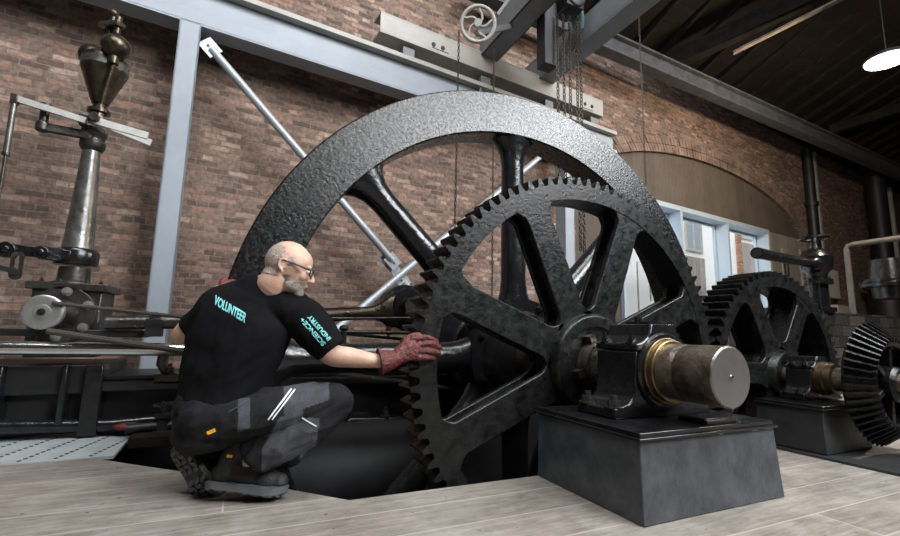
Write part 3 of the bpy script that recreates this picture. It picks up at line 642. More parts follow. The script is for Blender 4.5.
bm = B(); ring_lathe(bm, (SX,1.74,SZ), AX, [(.0,.176),(.0,.20),(.012,.20),(.02,.19),(.02,.176)], 64); obj('housing_lip', bm, M['black'], pb)
bm = B(); tube(bm, [(SX+.17,1.84,SZ+.13),(SX+.17,1.80,SZ+.15),(SX+.20,1.76,SZ+.13),(SX+.20,1.76,SZ+.09)], .012, 8); obj('oil_fitting', bm, M['black'], pb); bm = B(); bar(bm,(SX+.02,1.80,SZ+.25),(SX+.02,1.96,SZ+.25),.10,.02); cyl(bm,(SX-.02,1.88,SZ+.24),(SX-.02,1.88,SZ+.285),.022,n=12); obj('cap_plate', bm, M['black'], pb)
t = thing('plinth', 'big grey painted plinth under the pedestal bearing, in the foreground', 'plinth', (2.07,1.8,0))
bm = B(); hexa(bm, [(1.583,1.462,0),(2.560,1.462,0),(2.560,2.2,0),(1.583,2.2,0),(1.592,1.476,.338),(2.532,1.476,.338),(2.532,2.2,.338),(1.592,2.2,.338)]); obj('plinth_body', bm, M['plinth'], t, bev=.006)
bm = B(); box(bm, (1.575,1.458,.339),(2.54,2.215,.352)); box(bm, (1.590,1.472,.350),(2.525,2.20,.372)); obj('top_plate', bm, M['black'], t, bev=.003)
bm = B()                        # chipped paint along the top arris
random.seed(3); x = 1.62
while x < 2.5:
    L_ = random.uniform(.01,.06); box(bm, (x,1.4735,.330),(x+L_,1.480,.337)) if random.random() < .45 else None; x += L_+random.uniform(.01,.06)
obj('chipped_edge', bm, M['ochre'], t, label='chipped pale edge', kind='stuff')
bm = B(); box(bm, (2.06,1.50,.372),(2.28,1.66,.392)); box(bm, (2.08,1.52,.392),(2.26,1.64,.396)); obj('packing_plate', bm, M['black'], label='small black packing plate lying on the plinth below the shaft', cat='plate', bev=.004)

# second, smaller train: gear, shaft, bearing, bevel wheel ----------
TX, TZ = 4.125, .497
g2 = gear('spur_gear', 'smaller black spur gear meshing on the right, beyond the shaft end', TX, TZ, 2.29, 2.55, .868, .815, .735, 66, 2.0, 6, 57, .085, .24)
bm = B(); ring_lathe(bm, (TX,2.29,TZ), AX, [(.03,.10),(.03,.15),(.05,.155),(.05,.185),(.03,.20),(-.2,.24),(-.2,.10)], 48); obj('hub', bm, M['cast2'], g2)
s2 = thing('second_shaft', 'slender oily shaft leading from the smaller spur gear towards the right edge', 'shaft', (TX,2,TZ-.08))
bm = B(); lathe(bm, (TX,1.45,TZ), (0,1,0), [(0,.075),(.3,.080),(.301,.098),(.34,.098),(.345,.088),(.5,.088),(2.2,.088)], 40); obj('shaft', bm, M['shaft'], s2)
pb2 = pedestal(TX, TZ, 2.02, 2.2, .335, .095, .14, 'pedestal_bearing', 'small black pedestal bearing on the dark plinth, right')
bm = B(); ring_lathe(bm, (TX,2.02,TZ), AX, [(-.02,.09),(-.02,.125),(.05,.125),(.055,.115),(.10,.115),(.105,.09)], 40); obj('brass_bush', bm, M['brass'], pb2, label='bright brass bush')
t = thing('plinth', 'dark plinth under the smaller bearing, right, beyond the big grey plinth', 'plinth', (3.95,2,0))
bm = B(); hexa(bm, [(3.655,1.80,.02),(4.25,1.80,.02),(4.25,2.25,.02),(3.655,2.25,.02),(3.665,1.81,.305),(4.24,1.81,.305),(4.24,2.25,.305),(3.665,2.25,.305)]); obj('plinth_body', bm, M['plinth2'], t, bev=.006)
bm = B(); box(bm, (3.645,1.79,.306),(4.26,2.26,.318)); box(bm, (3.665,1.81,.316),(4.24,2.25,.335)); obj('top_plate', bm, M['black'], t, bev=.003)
bm = B(); box(bm, (3.60,.9,0),(4.42,2.22,.016)); obj('floor_plate', bm, M['plinth2'], label='thin dark plate lying on the floor under the smaller plinth, right', cat='plate', smooth=False)
bv = thing('cone_gear', 'black cone shaped gear with slanting teeth at the right edge', 'gear wheel', (TX,1.62,TZ-.42))
bm = B(); yb = 1.70
ring_lathe(bm, (TX,yb,TZ), AX, [(-.02,.30),(-.02,.385),(.0,.392),(.135,.285),(.12,.262),(.02,.30)], 96)
nt_ = 46
for k in range(nt_):
    a = 2*pi*k/nt_
    def P(y, r, da): return V((TX+r*cos(a+da), yb-y, TZ+r*sin(a+da)))
    w0, w1 = .026, .015
    hexa(bm, [P(.0,.390,-w0),P(.0,.390,w0),P(.135,.28,w0),P(.135,.28,-w0),P(.012,.432,-w1),P(.012,.432,w1),P(.150,.315,w1),P(.150,.315,-w1)])
obj('toothed_rim', bm, M['cast2'], bv)
for k in range(6):
    a = 2*pi*k/6+.4; bm = B(); d = V((cos(a),0,sin(a))); c = V((TX,yb-.05,TZ)); bar(bm, c+d*.10, c+d*.30, .04, .10, up=V((0,1,0)))
    bar(bm, c+d*.10+V((0,.05,0)), c+d*.31+V((0,.05,0)), .09, .03, up=V((0,1,0))); obj('spoke', bm, M['cast2'], bv, bev=.004)
bm = B(); lathe(bm, (TX,yb+.03,TZ), AX, [(0,.12),(.16,.12),(.18,.10)], 36); obj('hub', bm, M['cast2'], bv)
bm = B(); cyl(bm, (TX,yb-.14,TZ), (TX,yb-.25,TZ), .060, n=6); cyl(bm, (TX,yb-.25,TZ), (TX,yb-.28,TZ), .035, n=20); obj('hexagon_nut', bm, M['steel'], bv, label='bright hexagon nut')

# crank and connecting rod ------------------------------------------
CY = 3.80; pin = at(405,307,CY); pin = V((pin.x,CY,pin.z))
ck = thing('crank', 'black crank with a round pin behind the spokes of the flywheel', 'crank', (SX,CY,SZ-.3))
dx, dz = pin.x-SX, pin.z-SZ; an = math.degrees(atan2(dz, dx)); LN = sqrt(dx*dx+dz*dz)
def P2(r, w): a = R_(an); return (SX+cos(a)*r-sin(a)*w, SZ+sin(a)*r+cos(a)*w)
o = arc(pin.x, pin.z, .20, an-90, an+90, 16) + [P2(LN*.5,.16)] + arc(SX, SZ, .34, an+75, an+285, 24) + [P2(LN*.5,-.16)]
bm = B(); plate(bm, [o], CY, CY+.16); obj('crank_web', bm, M['black'], ck, bev=.012)
bm = B(); cyl(bm, (pin.x,CY-.20,pin.z), (pin.x,CY+.02,pin.z), .070, n=28); obj('crank_pin', bm, M['gunmetal'], ck)
bm = B(); lathe(bm, (SX,3.95,SZ), AX, [(0,.22),(.5,.22),(.52,.18)], 36); obj('shaft_collar', bm, M['black'], ck)
cr = thing('connecting_rod', 'dark bronze connecting rod with forked end running left from the crank pin', 'rod', (pin.x,CY-.1,pin.z-.1))
bm = B(); ring_lathe(bm, (pin.x,CY-.03,pin.z), AX, [(0,.072),(0,.145),(.012,.155),(.11,.155),(.122,.145),(.122,.072)], 40); obj('big_end', bm, M['black'], cr)
lz = at(300,313,CY-.1); 
bm = B(); rs = []
for x, h, w, c in ((pin.x-.10,.14,.05,M),(pin.x-.17,.145,.05,M),(pin.x-.24,.085,.045,M),(pin.x-.34,.050,.04,M),(pin.x-.8,.062,.05,M),(-.05,.05,.05,M)):
    t_ = (x-lz.x)/(pin.x-lz.x); zc = lz.z+(pin.z-lz.z)*t_-.03*(1 if t_ < .95 else .3)
    rs.append([V((x, CY-.09+w*sin(2*pi*j/20), zc+h*cos(2*pi*j/20))) for j in range(20)])
rings(bm, rs); obj('rod', bm, M['bronze'], cr)
bm = B(); cyl(bm, (pin.x-.17,CY-.09,pin.z-.145), (pin.x-.17,CY-.09,pin.z-.24), .022, n=12); cyl(bm, (pin.x-.17,CY-.09,pin.z-.20), (pin.x-.17,CY-.09,pin.z-.26), .03, .012, n=12); obj('oil_cup', bm, M['redpaint'], cr)
bm = B(); ring_lathe(bm, (SX,3.52,SZ), AX, [(-.04,.20),(-.04,.33),(-.02,.35),(.02,.35),(.04,.33),(.04,.20)], 48); obj('eccentric', bm, M['gunmetal'], label='dark eccentric ring on the shaft just behind the flywheel hub', cat='eccentric')
bm = B(); ring_lathe(bm, (SX-.05,3.42,SZ+.02), AX, [(-.03,.33),(-.03,.39),(.03,.39),(.03,.33)], 48); obj('eccentric_strap', bm, M['steelend'], label='pale steel strap round the eccentric, seen through the gear', cat='strap')

# engine bed and fittings -------------------------------------------
eb = thing('engine_bed', 'long low black engine bed behind the kneeling man', 'machine', (0,4.1,-1.2))
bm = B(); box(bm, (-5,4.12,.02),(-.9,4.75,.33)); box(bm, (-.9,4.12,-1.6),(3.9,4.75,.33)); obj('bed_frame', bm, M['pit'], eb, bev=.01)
bm = B(); box(bm, (-5,4.04,.30),(-.86,4.80,.50)); box(bm, (-.88,4.0,.315),(3.9,4.8,.385)); box(bm, (-.86,4.06,.385),(3.85,4.7,.42)); obj('bed_flange', bm, M['blackmatt'], eb, bev=.01)
for x in (-1.40,-1.06,-2.0): 
    bm = B(); plate(bm, [[(x-.02,.10),(x+.02,.10),(x+.02,.50),(x-.02,.50)]], 3.98, 4.13); obj('rib', bm, M['black'], eb, bev=.012)
bm = B(); box(bm, (-.95,3.98,.02),(-.84,4.12,.50)); obj('bed_corner', bm, M['black'], eb, bev=.01)
bm = B(); a = at(0,431,4.0); b = at(140,424,4.0); tube(bm, [(-5,4.03,a.z+.0),(a.x,4.03,a.z+.02),(b.x-.2,4.03,b.z),(b.x+.1,4.03,b.z+.015)], .045, 14); obj('bed_pipe', bm, M['black'], label='black pipe lying along the foot of the engine bed', cat='pipe')
a = at(128,427,3.96); bm = B(); ball(bm, (a.x,3.98,a.z), .05, 16, (1.9,.8,.55)); obj('red_bracket', bm, M['redpaint'], label='small red painted lug on the foot pipe', cat='bracket')
t = thing('drain_valve', 'small black valve with a cross handle near the foot of the bed', 'valve', at(165,428,3.9))
c = at(163,424,3.9)
bm = B(); cyl(bm, c+V((-.22,0,-.02)), c+V((.30,0,.0)), .034, n=14); lathe(bm, c+V((0,0,-.08)), (0,0,1), [(0,.07),(.03,.07),(.04,.045),(.12,.045),(.13,.06),(.15,.06),(.16,.02),(.22,.02)], 18); obj('valve_body', bm, M['blackmatt'], t)
bm = B(); bar(bm, c+V((-.07,0,.13)), c+V((.09,0,.15)), .02, .02); cyl(bm, c+V((-.02,-.08,.13)), c+V((-.02,.08,.14)), .012, n=8); obj('valve_handle', bm, M['gunmetal'], t)
t = thing('bed_fitting', 'bright edged black fitting on the bed to the right of the man knee', 'fitting', at(378,415,3.75))
c = at(378,418,3.75); bm = B(); hexa(bm, [c+V(p) for p in ((-.30,-.05,-.05),(.30,-.05,-.06),(.30,.1,-.06),(-.30,.1,-.05),(-.24,-.03,.02),(.26,-.03,.0),(.26,.08,.0),(-.24,.08,.02))]); obj('fitting_body', bm, M['black'], t, bev=.01)
bm = B(); bolt(bm, c+V((.06,-.0,.01)), (0,0,1), .03, .04, .03); obj('fitting_nut', bm, M['gunmetal'], t); bm = B(); bar(bm, c+V((-.22,-.01,.05)), c+V((-.08,-.01,.04)), .02, .02); obj('fitting_key', bm, M['gunmetal'], t)
# curved casing in the pit to the right of the man
bm = B(); lathe(bm, (.15,3.74,-.30), (1,0,0), [(0,.30),(.02,.36),(.20,.36),(.22,.375),(.28,.375),(.30,.36),(1.2,.36),(1.22,.30)], 48); 
obj('pit_casing', bm, M['pit'], label='big rounded black casing lying in the wheel pit', cat='casing')
bm = B(); bar(bm, at(130,441,3.75), V((.55,3.75,at(181,438,3.75).z)), .16, .07); obj('pit_plank', bm, M['timber'], label='dark worn plank at the edge of the pit behind the man boot', cat='plank', bev=.004)
# polished rail and the dark rod, guide bars
a = at(0,346,3.90); b = at(190,350,3.90); bm = B(); cyl(bm, (-4.5,3.90,a.z+.02), (b.x+.15,3.90,b.z), .046, n=24); obj('polished_rail', bm, M['silver'], label='bright polished steel rail running along the engine bed, left', cat='rail')
a = at(100,330,3.86); b = at(195,322,3.86)
t = thing('piston_rod', 'dark round piston rod behind the man elbow', 'rod', (a.x,3.86,a.z))
bm = B(); cyl(bm, (a.x,4.0,b.z-.02), (b.x+.2,4.0,b.z+.01), .052, n=22); obj('rod', bm, M['gunmetal'], t)
c = at(153,327,3.9); bm = B(); box(bm, (c.x-.05,3.9,c.z-.07),(c.x+.05,4.05,c.z+.06)); bolt(bm, (c.x,3.96,c.z+.06), (0,0,1), .028, .03); bolt(bm, (c.x,3.96,c.z-.02), (0,0,1), .035, .05); obj('rod_clamp', bm, M['blackmatt'], t, bev=.008)
a = at(0,328,4.05); bm = B(); box(bm, (-4.5,4.02,a.z-.05),(at(150,330,4.05).x,4.10,a.z+.0)); obj('guide_bar', bm, M['blackmatt'], label='flat black guide bar below the governor base, left', cat='bar', bev=.006)
for (x0,y0,x1,y1,r,lab) in ((205,319,440,318,.012,'thin dark rod directly under the connecting rod'),(250,330,420,333,.016,'thin black rod with a small post, between the connecting rod and the man forearm'),(300,345,470,350,.022,'pale worn rod just above the man forearm')):
    a, b = at(x0,y0,3.6), at(x1,y1,3.6); bm = B(); cyl(bm, a, b, r, n=10); o = obj('control_rod', bm, M['gunmetal'] if r < .02 else M['bronze'], label=lab, cat='rod')
a = at(343,345,3.6); bm = B(); cyl(bm, a-V((0,0,.12)), a+V((0,0,.12)), .026, n=12); ball(bm, a+V((0,0,.13)), .038, 12, (1,1,.7)); obj('rod_post', bm, M['blackmatt'], label='small black post holding the thin rod, above the man forearm', cat='post')
# pipes and bracket seen between bed and rail behind the man's back
c = at(165,362,4.0); bm = B(); box(bm, c+V((-.06,0,-.16)), c+V((.35,.3,-.09))); tube(bm, [c+V((-.02,.1,.1)), c+V((-.03,.1,-.02)), c+V((.02,.1,-.10)), c+V((.12,.1,-.12))], .04, 10); bolt(bm, c+V((.16,.05,-.09)), (0,0,1), .03, .04, .03); bolt(bm, c+V((.03,.05,-.09)), (0,0,1), .03, .04, .03)
obj('bearer_bracket', bm, M['gunmetal'], label='dark bracket with two nuts below the polished rail, behind the man back', cat='bracket', bev=.004)

# governor ----------------------------------------------------------
GY = 4.25; U1 = .0074
def g(x, y, Y=GY): return at(x, y, Y)
gx = g(73,282).x; zb = g(73,345).z
gv = thing('governor', 'tall iron governor column with cone weight and balls, left', 'governor', (gx,GY,zb))
def gz(y): return g(73+(282-y)*.155, y).z
GX = gx; 
bx0, bx1 = g(30,300,GY-.2).x, g(102,300,GY-.2).x
bm = B(); box(bm, (bx0,GY-.2,zb-.08),(bx1,GY+.16,gz(291)))
obj('base_box', bm, M['gunmetal'], gv, bev=.012)
bm = B(); box(bm, (bx0-.03,GY-.23,gz(292)),(bx1+.03,GY+.19,gz(285))); obj('base_lid', bm, M['gunmetal'], gv, bev=.006)
for dx in (.04,.14,.30,.38):
    bm = B(); bolt(bm, (bx0+dx,GY-.18,gz(285)), (0,0,1), .014, .014); obj('lid_bolt', bm, M['gunmetal'], gv)
ff = g(63,314,GY-.2); bm = B(); cyl(bm, ff, ff+V((0,-.03,0)), .195, n=40); 
lathe(bm, ff+V((0,-.03,0)), AX, [(0,.10),(.03,.08),(.08,.06),(.12,.05)], 24); obj('round_cover', bm, M['gunmetal'], gv, bev=.004)
for k in range(6): 
    a = R_(60*k+25); bm = B(); bolt(bm, ff+V((.158*cos(a),-.03,.158*sin(a))), AX, .022, .02, .006); obj('cover_bolt', bm, M['lever2'], gv)
pc = g(42,312,GY-.40); pl = thing('belt_pulley', 'bright round pulley disc on the governor base', 'pulley', pc-V((0,0,.16)))
bm = B(); lathe(bm, pc, AX, [(-.05,.112),(-.03,.100),(-.01,.112),(.0,.114),(.004,.109),(.006,.09),(.004,.05),(.010,.045),(.012,.02)], 48); obj('disc', bm, M['lever2'], pl)
bm = B(); bolt(bm, pc+V((0,-.012,0)), AX, .016, .02, .01); cyl(bm, pc+V((0,.05,0)), pc+V((.07,.22,.01)), .04, n=14); obj('pulley_nut', bm, M['gunmetal'], pl)
L_ = [(z_, r_*.85) for z_, r_ in [(gz(286),.16),(gz(283),.155),(gz(281),.118),(gz(268),.112),(gz(266),.175),(gz(262),.185),(gz(253),.185),(gz(250),.17),(gz(249),.118),(gz(245),.112),(gz(200),.090),(gz(152),.068),(gz(150),.085),(gz(147),.098),(gz(143),.098),(gz(142),.088),(gz(138),.088),(gz(136),.100),(gz(131),.100),(gz(129),.08)]]
bm = B(); lathe(bm, (GX,GY,0), (0,0,1), [(z, r*1.0) for z, r in L_[:4]], 36); obj('neck', bm, M['gunmetal'], gv)
bm = B(); lathe(bm, (GX,GY,0), (0,0,1), [(z, r*.88) for z, r in L_[4:8]], 36); obj('arm_band', bm, M['black'], gv, bev=.006, label='glossy black band')
bm = B(); lathe(bm, (GX,GY,0), (0,0,1), L_[8:12], 40); obj('taper_column', bm, M['column'], gv, label='worn grey taper column')
bm = B(); lathe(bm, (GX,GY,0), (0,0,1), L_[11:], 36); obj('top_collar', bm, M['gunmetal'], gv)
# lower operating arm
a = g(0,246,GY-.2); zA = gz(258)
xa, xb_, xc = g(-12,246,GY-.2).x, g(7,246,GY-.2).x, g(42,246,GY-.2).x
bm = B(); bar(bm, (GX,GY-.12,zA), (xa,GY-.18,zA+.01), .05, .075); bar(bm, (GX-.05,GY-.12,zA), (xc-.02,GY-.17,zA+.005), .06, .10); cyl(bm, (xc,GY-.14,zA), (xc,GY-.21,zA), .045, n=16); cyl(bm, (xb_,GY-.14,zA), (xb_,GY-.22,zA), .055, n=18)
lathe(bm, (xc,GY-.212,zA), AX, [(0,.024),(.01,.016)], 12); lathe(bm, (xb_,GY-.222,zA), AX, [(0,.028),(.01,.018)], 12); obj('lower_arm', bm, M['black'], gv, bev=.006)
xl = g(17,262,GY-.24).x; c = V((xl,GY-.24,zA-.045)); bm = B(); plate(bm, [arc(c.x,c.z,.032,0,180,8)+arc(c.x,c.z-.13,.032,180,360,8), (arc(c.x,c.z-.01,.015,0,180,6)+arc(c.x,c.z-.12,.015,180,360,6))], c.y-.012, c.y+.012); bar(bm, c+V((-.22,0,-.04)), c+V((0,0,-.11)), .022,.03); cyl(bm, c+V((0,-.02,-.11)), c+V((0,.02,-.11)), .025, n=12); obj('slotted_link', bm, M['gunmetal'], gv)
# upper levers
z1 = gz(133); 
xu = g(44,118,GY-.10).x; bm = B(); bar(bm, (GX,GY-.05,gz(139)), (xu,GY-.10,g(44,127,GY-.1).z), .05, .06); lathe(bm, (xu,GY-.10,g(44,132,GY-.1).z), (0,0,1), [(0,.03),(.01,.042),(.07,.042),(.08,.028),(.18,.028),(.19,.036),(.22,.036)], 18); obj('upper_arm', bm, M['gunmetal'], gv, bev=.004)
def gp(x, y, Y): return g(x, y, Y)
bm = B(); bar(bm, gp(17,99,GY-.16), gp(86,121,GY-.16), .03, .045); obj('lever_bar', bm, M['lever'], gv, label='bright steel lever')
bm = B(); bar(bm, gp(82,117,GY-.14), gp(148,136,GY-.14), .022, .055); obj('lever_bar', bm, M['lever'], gv, label='bright steel lever')
bm = B(); bar(bm, gp(104,124,GY+.10), gp(151,143,GY+.10), .022, .055); obj('lever_bar', bm, M['lever'], gv, label='bright steel lever')
c = gp(95,118,GY-.15); bm = B(); cyl(bm, c, c+V((0,-.04,0)), .035, n=16); box(bm, gp(84,120,GY-.15)+V((-.03,-.02,-.04)), gp(84,120,GY-.15)+V((.03,.04,.04))); obj('lever_pivot', bm, M['gunmetal'], gv, bev=.004)
t = thing('drop_rod', 'slim sleeved rod hanging from the left end of the governor lever', 'rod', gp(3,170,GY-.16))
bm = B(); box(bm, gp(15,99,GY-.16)+V((-.022,-.022,-.04)), gp(15,99,GY-.16)+V((.022,.022,.035))); obj('rod_end', bm, M['gunmetal'], t, bev=.006)
a, b = gp(14,104,GY-.16), gp(-4,215,GY-.16); bm = B(); cyl(bm, a, a.lerp(b,.45), .019, n=16); obj('rod_sleeve', bm, M['column'], t)
bm = B(); cyl(bm, a.lerp(b,.42), b, .010, n=12); cyl(bm, a.lerp(b,.45), a.lerp(b,.47), .024, n=16); obj('rod', bm, M['gunmetal'], t)
# head
HXp = GX+.01
def hz(y): return g(97+(110-y)*.155, y).z
bm = B(); lathe(bm, (HXp,GY,0), (0,0,1), [(hz(122),.085),(hz(119),.085),(hz(118),.05),(hz(114),.05),(hz(113),.075),(hz(110),.075),(hz(109),.045),(hz(103),.045)], 28); obj('spindle_collar', bm, M['bronze'], gv)
bm = B(); lathe(bm, (HXp,GY,0), (0,0,1), [(hz(104),.055),(hz(80),.130),(hz(73),.152),(hz(71),.157),(hz(62),.157),(hz(60),.150),(hz(55),.10),(hz(53),.05)], 48); obj('cone_weight', bm, M['bronze'], gv, label='bronze cone weight')
bm = B(); ring_lathe(bm, (HXp,GY,0), (0,0,1), [(hz(71),.1585),(hz(64),.1585),(hz(64),.152),(hz(71),.152)], 48); obj('weight_highlight', bm, M['column'], gv, label='pale band standing in for a highlight')  # reflection on the weight, put in as a paler metal ring
c = g(116,47,GY-.16); bm = B(); ball(bm, c, .102, 28, (1,1,.92)); obj('fly_ball', bm, M['bronze'], gv)
c2 = g(93,57,GY+.12); bm = B(); ball(bm, c2, .10, 28); obj('fly_ball', bm, M['bronze'], gv)
bm = B(); cyl(bm, g(114,61,GY-.17), g(101,104,GY-.12), .018, n=10); cyl(bm, g(114,57,GY-.17), g(113,64,GY-.17), .035, n=12); obj('ball_arm', bm, M['bronze'], gv)
bm = B(); cyl(bm, (HXp,GY,hz(54)), (HXp,GY,hz(22)), .028, n=14); obj('spindle', bm, M['bronze'], gv)
c = g(113,27,GY-.02); bm = B(); bar(bm, c+V((-.09,.08,.03)), c+V((.08,-.10,-.02)), .075, .045); 
for k in (-1,1): cyl(bm, c+V((.05*k,-.07*k,-.10)), c+V((.05*k,-.07*k,.06)), .024, n=10)
obj('cross_head', bm, M['bronze'], gv, bev=.008)
c = g(114,14,GY-.02); bm = B(); ball(bm, c, .040, 18); cyl(bm, c-V((0,0,.10)), c, .022, n=10); obj('top_knob', bm, M['bronze'], gv)
# driving rope
bm = B(); a, b = g(52,303,GY-.42), at(474,346,3.95); tube(bm, [a, a.lerp(b,.5)-V((0,0,.01)), b], .0135, 8)
obj('drive_rope', bm, M['rope'], label='upper thin drive rope running from the pulley disc behind the man', cat='rope')
bm = B(); a, b = g(47,331,GY-.42), at(474,392,3.95); tube(bm, [a, a.lerp(b,.5)-V((0,0,.01)), b], .021, 8)
obj('drive_rope', bm, M['rope'], label='lower thick drive rope sagging across the polished rail', cat='rope')

# ================================================================== THE PERSON
Q = 1/K
def remeshed(bm, voxel, smooth=6, disp=0, dscale=.08, fac=.5):
    bmesh.ops.recalc_face_normals(bm, faces=bm.faces)
    me = bpy.data.meshes.new('tmp'); bm.to_mesh(me); bm.free(); o = link(bpy.data.objects.new('tmp', me))
    r = o.modifiers.new('r', 'REMESH'); r.mode = 'VOXEL'; r.voxel_size = voxel
    s = o.modifiers.new('s', 'SMOOTH'); s.factor = fac; s.iterations = smooth
    if disp:
        tx = bpy.data.textures.new('folds', 'CLOUDS'); tx.noise_scale = dscale; tx.noise_depth = 2
        d = o.modifiers.new('d', 'DISPLACE'); d.texture = tx; d.strength = disp; d.mid_level = .5; d.texture_coords = 'LOCAL'
    dg = bpy.context.evaluated_depsgraph_get(); ev = o.evaluated_get(dg); out = B(); out.from_mesh(ev.to_mesh())
    bpy.data.objects.remove(o); return out
def limb(bm, pts, n=20, round0=True, round1=True, lat=None):       # pts: (pos, ra[, rb]); ra along 'lat', rb across
    P = [V(p[0]) for p in pts]; rs = []; m = len(P)
    # resample with Catmull-Rom
    def cr(a, b, c, d, t): return .5*((2*b)+(c-a)*t+(2*a-5*b+4*c-d)*t*t+(3*b-a-3*c+d)*t**3)
    ra = [p[1] for p in pts]; rb = [p[2] if len(p) > 2 else p[1] for p in pts]
    S = []
    for i in range(m-1):
        j0, j3 = max(i-1,0), min(i+2,m-1)
        for k in range(6): 
            t = k/6; S.append((cr(P[j0],P[i],P[i+1],P[j3],t), cr(ra[j0],ra[i],ra[i+1],ra[j3],t), cr(rb[j0],rb[i],rb[i+1],rb[j3],t)))
    S.append((P[-1], ra[-1], rb[-1]))
    up = lat
    for i, (p, a, b) in enumerate(S):
        t = S[min(i+1,len(S)-1)][0]-S[max(i-1,0)][0]
        d, u, s = frame(t, up if up is not None else V((0,-1,.1)))
        rs.append([p+u*a*cos(2*pi*k/n)+s*b*sin(2*pi*k/n) for k in range(n)])
    rings(bm, rs)
    if round0: ball(bm, P[0], min(ra[0], rb[0])*.99, 16)
    if round1: ball(bm, P[-1], min(ra[-1], rb[-1])*.99, 16)
    return bm
def bvh(o):
    me = o.data; off = ORG[o.name]; 
    return BVHTree.FromPolygons([tuple(v.co/K+off) for v in me.vertices], [tuple(p.vertices) for p in me.polygons])
def ell(bm, c, r, Mx): return ball(bm, c, 1, 20, r, Mx)

def folds(bm, d, freq, amp, stretch=.22, mask=None, seed=0):
    bm.normal_update(); d, u, s_ = frame(V(d)); ns = {v: v.normal.copy() for v in bm.verts}
    for v in bm.verts:
        p = v.co; q = V((p.dot(u)*freq+seed, p.dot(s_)*freq, p.dot(d)*freq*stretch))
        n1 = noise.noise(q)+.5*noise.noise(q*2.1+V((7,3,1)))
        h = (1-abs(n1)*2.2)                  # ridged: soft cloth creases
        v.co = p+ns[v]*amp*h*(mask(p) if mask else 1)
    return bm
man = thing('person', 'kneeling person in black printed T-shirt, work trousers, boots and red gloves gripping the gear', 'person', atz(235, 495))
# joints
NB = at(264,291,2.40); HC = at(289,265.5,2.34)
yaw, tilt = R_(-6), R_(13)
hf = V((cos(yaw)*cos(tilt), sin(yaw)*cos(tilt), -sin(tilt))); hs = V((0,0,1)).cross(hf).normalized(); hu = hf.cross(hs)   # hs: far side
HM = Matrix((hf, hs, hu)).transposed()
def hp(f, s, u): return HC + (hf*f+hs*s+hu*u)*Q
def hl(p): d = p-HC; return d.dot(hf)/Q, d.dot(hs)/Q, d.dot(hu)/Q
LAT = V((.97,-.24,0)).normalized()
RS, RE, RW = at(297,314,2.36), at(331,354,2.30), at(384,361,2.27)
LS, LE, LW = at(220,313,2.47), at(182,335,2.55), at(213,296,2.93)
def head(bm):
    ell(bm, hp(-.006,0,.012), (.096*Q,.077*Q,.093*Q), HM)
    ell(bm, hp(.045,0,.022), (.050*Q,.060*Q,.058*Q), HM)
    ell(bm, hp(.044,0,-.035), (.050*Q,.055*Q,.062*Q), HM)
    ell(bm, hp(.028,0,-.078), (.056*Q,.052*Q,.036*Q), HM)
    ell(bm, hp(.070,0,-.104), (.022*Q,.026*Q,.020*Q), HM)
    limb(bm, [(hp(.092,0,.000), .009*Q), (hp(.104,0,-.022), .010*Q), (hp(.112,0,-.040), .0125*Q)], 10)
    for s in (-1,1):
        ell(bm, hp(.103,s*.012,-.046), (.012*Q,.008*Q,.007*Q), HM)
        ell(bm, hp(.084,s*.027,.008), (.012*Q,.022*Q,.007*Q), HM)
        ell(bm, hp(.066,s*.038,-.036), (.022*Q,.020*Q,.020*Q), HM)
        # ear: bowl, helix, lobe
        ell(bm, hp(-.020,s*.076,-.012), (.014*Q,.006*Q,.024*Q), HM)
        pts = [hp(-.004+.0*k, s*.080, -.012) for k in (0,)]
        pts = [hp(-.021+.017*cos(R_(a)), s*(.080+.003*sin(R_(a/2))), -.010+.024*sin(R_(a))) for a in range(10,281,30)]
        tube(bm, pts, .0042*Q, 8)
        ell(bm, hp(-.016,s*.080,-.040), (.008*Q,.005*Q,.010*Q), HM)
    ell(bm, hp(.092,0,-.068), (.010*Q,.023*Q,.006*Q), HM); ell(bm, hp(.089,0,-.079), (.010*Q,.021*Q,.006*Q), HM)
bm = B(); head(bm)
limb(bm, [(hp(-.030,0,-.050), .060*Q), (hp(-.045,0,-.10), .060*Q), (NB, .066*Q), (NB-V((.03,0,.10)), .075*Q)], 20)
limb(bm, [(at(252,314,2.42), .17,.11), (at(238,340,2.43), .20,.12), (at(224,385,2.44), .17,.13), (at(217,412,2.45), .15,.12)], 24, lat=LAT)
limb(bm, [(at(262,300,2.42), .06), (RS, .070), (at(318,336,2.33), .060), (RE, .055), (at(350,357.5,2.285), .058,.050), (at(368,360,2.275), .046,.040), (RW, .038,.032), (at(398,356,2.27),.030)], 18)
limb(bm, [(at(244,308,2.44), .06), (LS, .066), (at(196,324,2.51), .060), (LE, .048), (at(190,326,2.68), .050), (LW, .032), (at(218,290,3.0),.03)], 18)
limb(bm, [(at(215,418,2.40), .09), (at(280,412,2.33), .075), (at(334,405,2.29), .065)], 16)
limb(bm, [(at(334,405,2.29), .060), (at(300,434,2.31), .050), (at(264,452,2.36), .036), (at(243,466,2.40), .028)], 16)
limb(bm, [(at(215,420,2.50), .09), (V((.16,2.68,.24)), .06), (V((.28,2.74,.13)), .045)], 16)
limb(bm, [(V((.28,2.74,.13)), .045), (V((.08,2.68,.13)), .045), (at(192,462,2.60), .036)], 16)
bm = remeshed(bm, .0052, 4)
body = obj('body', bm, M['skin'], man, ang=80)
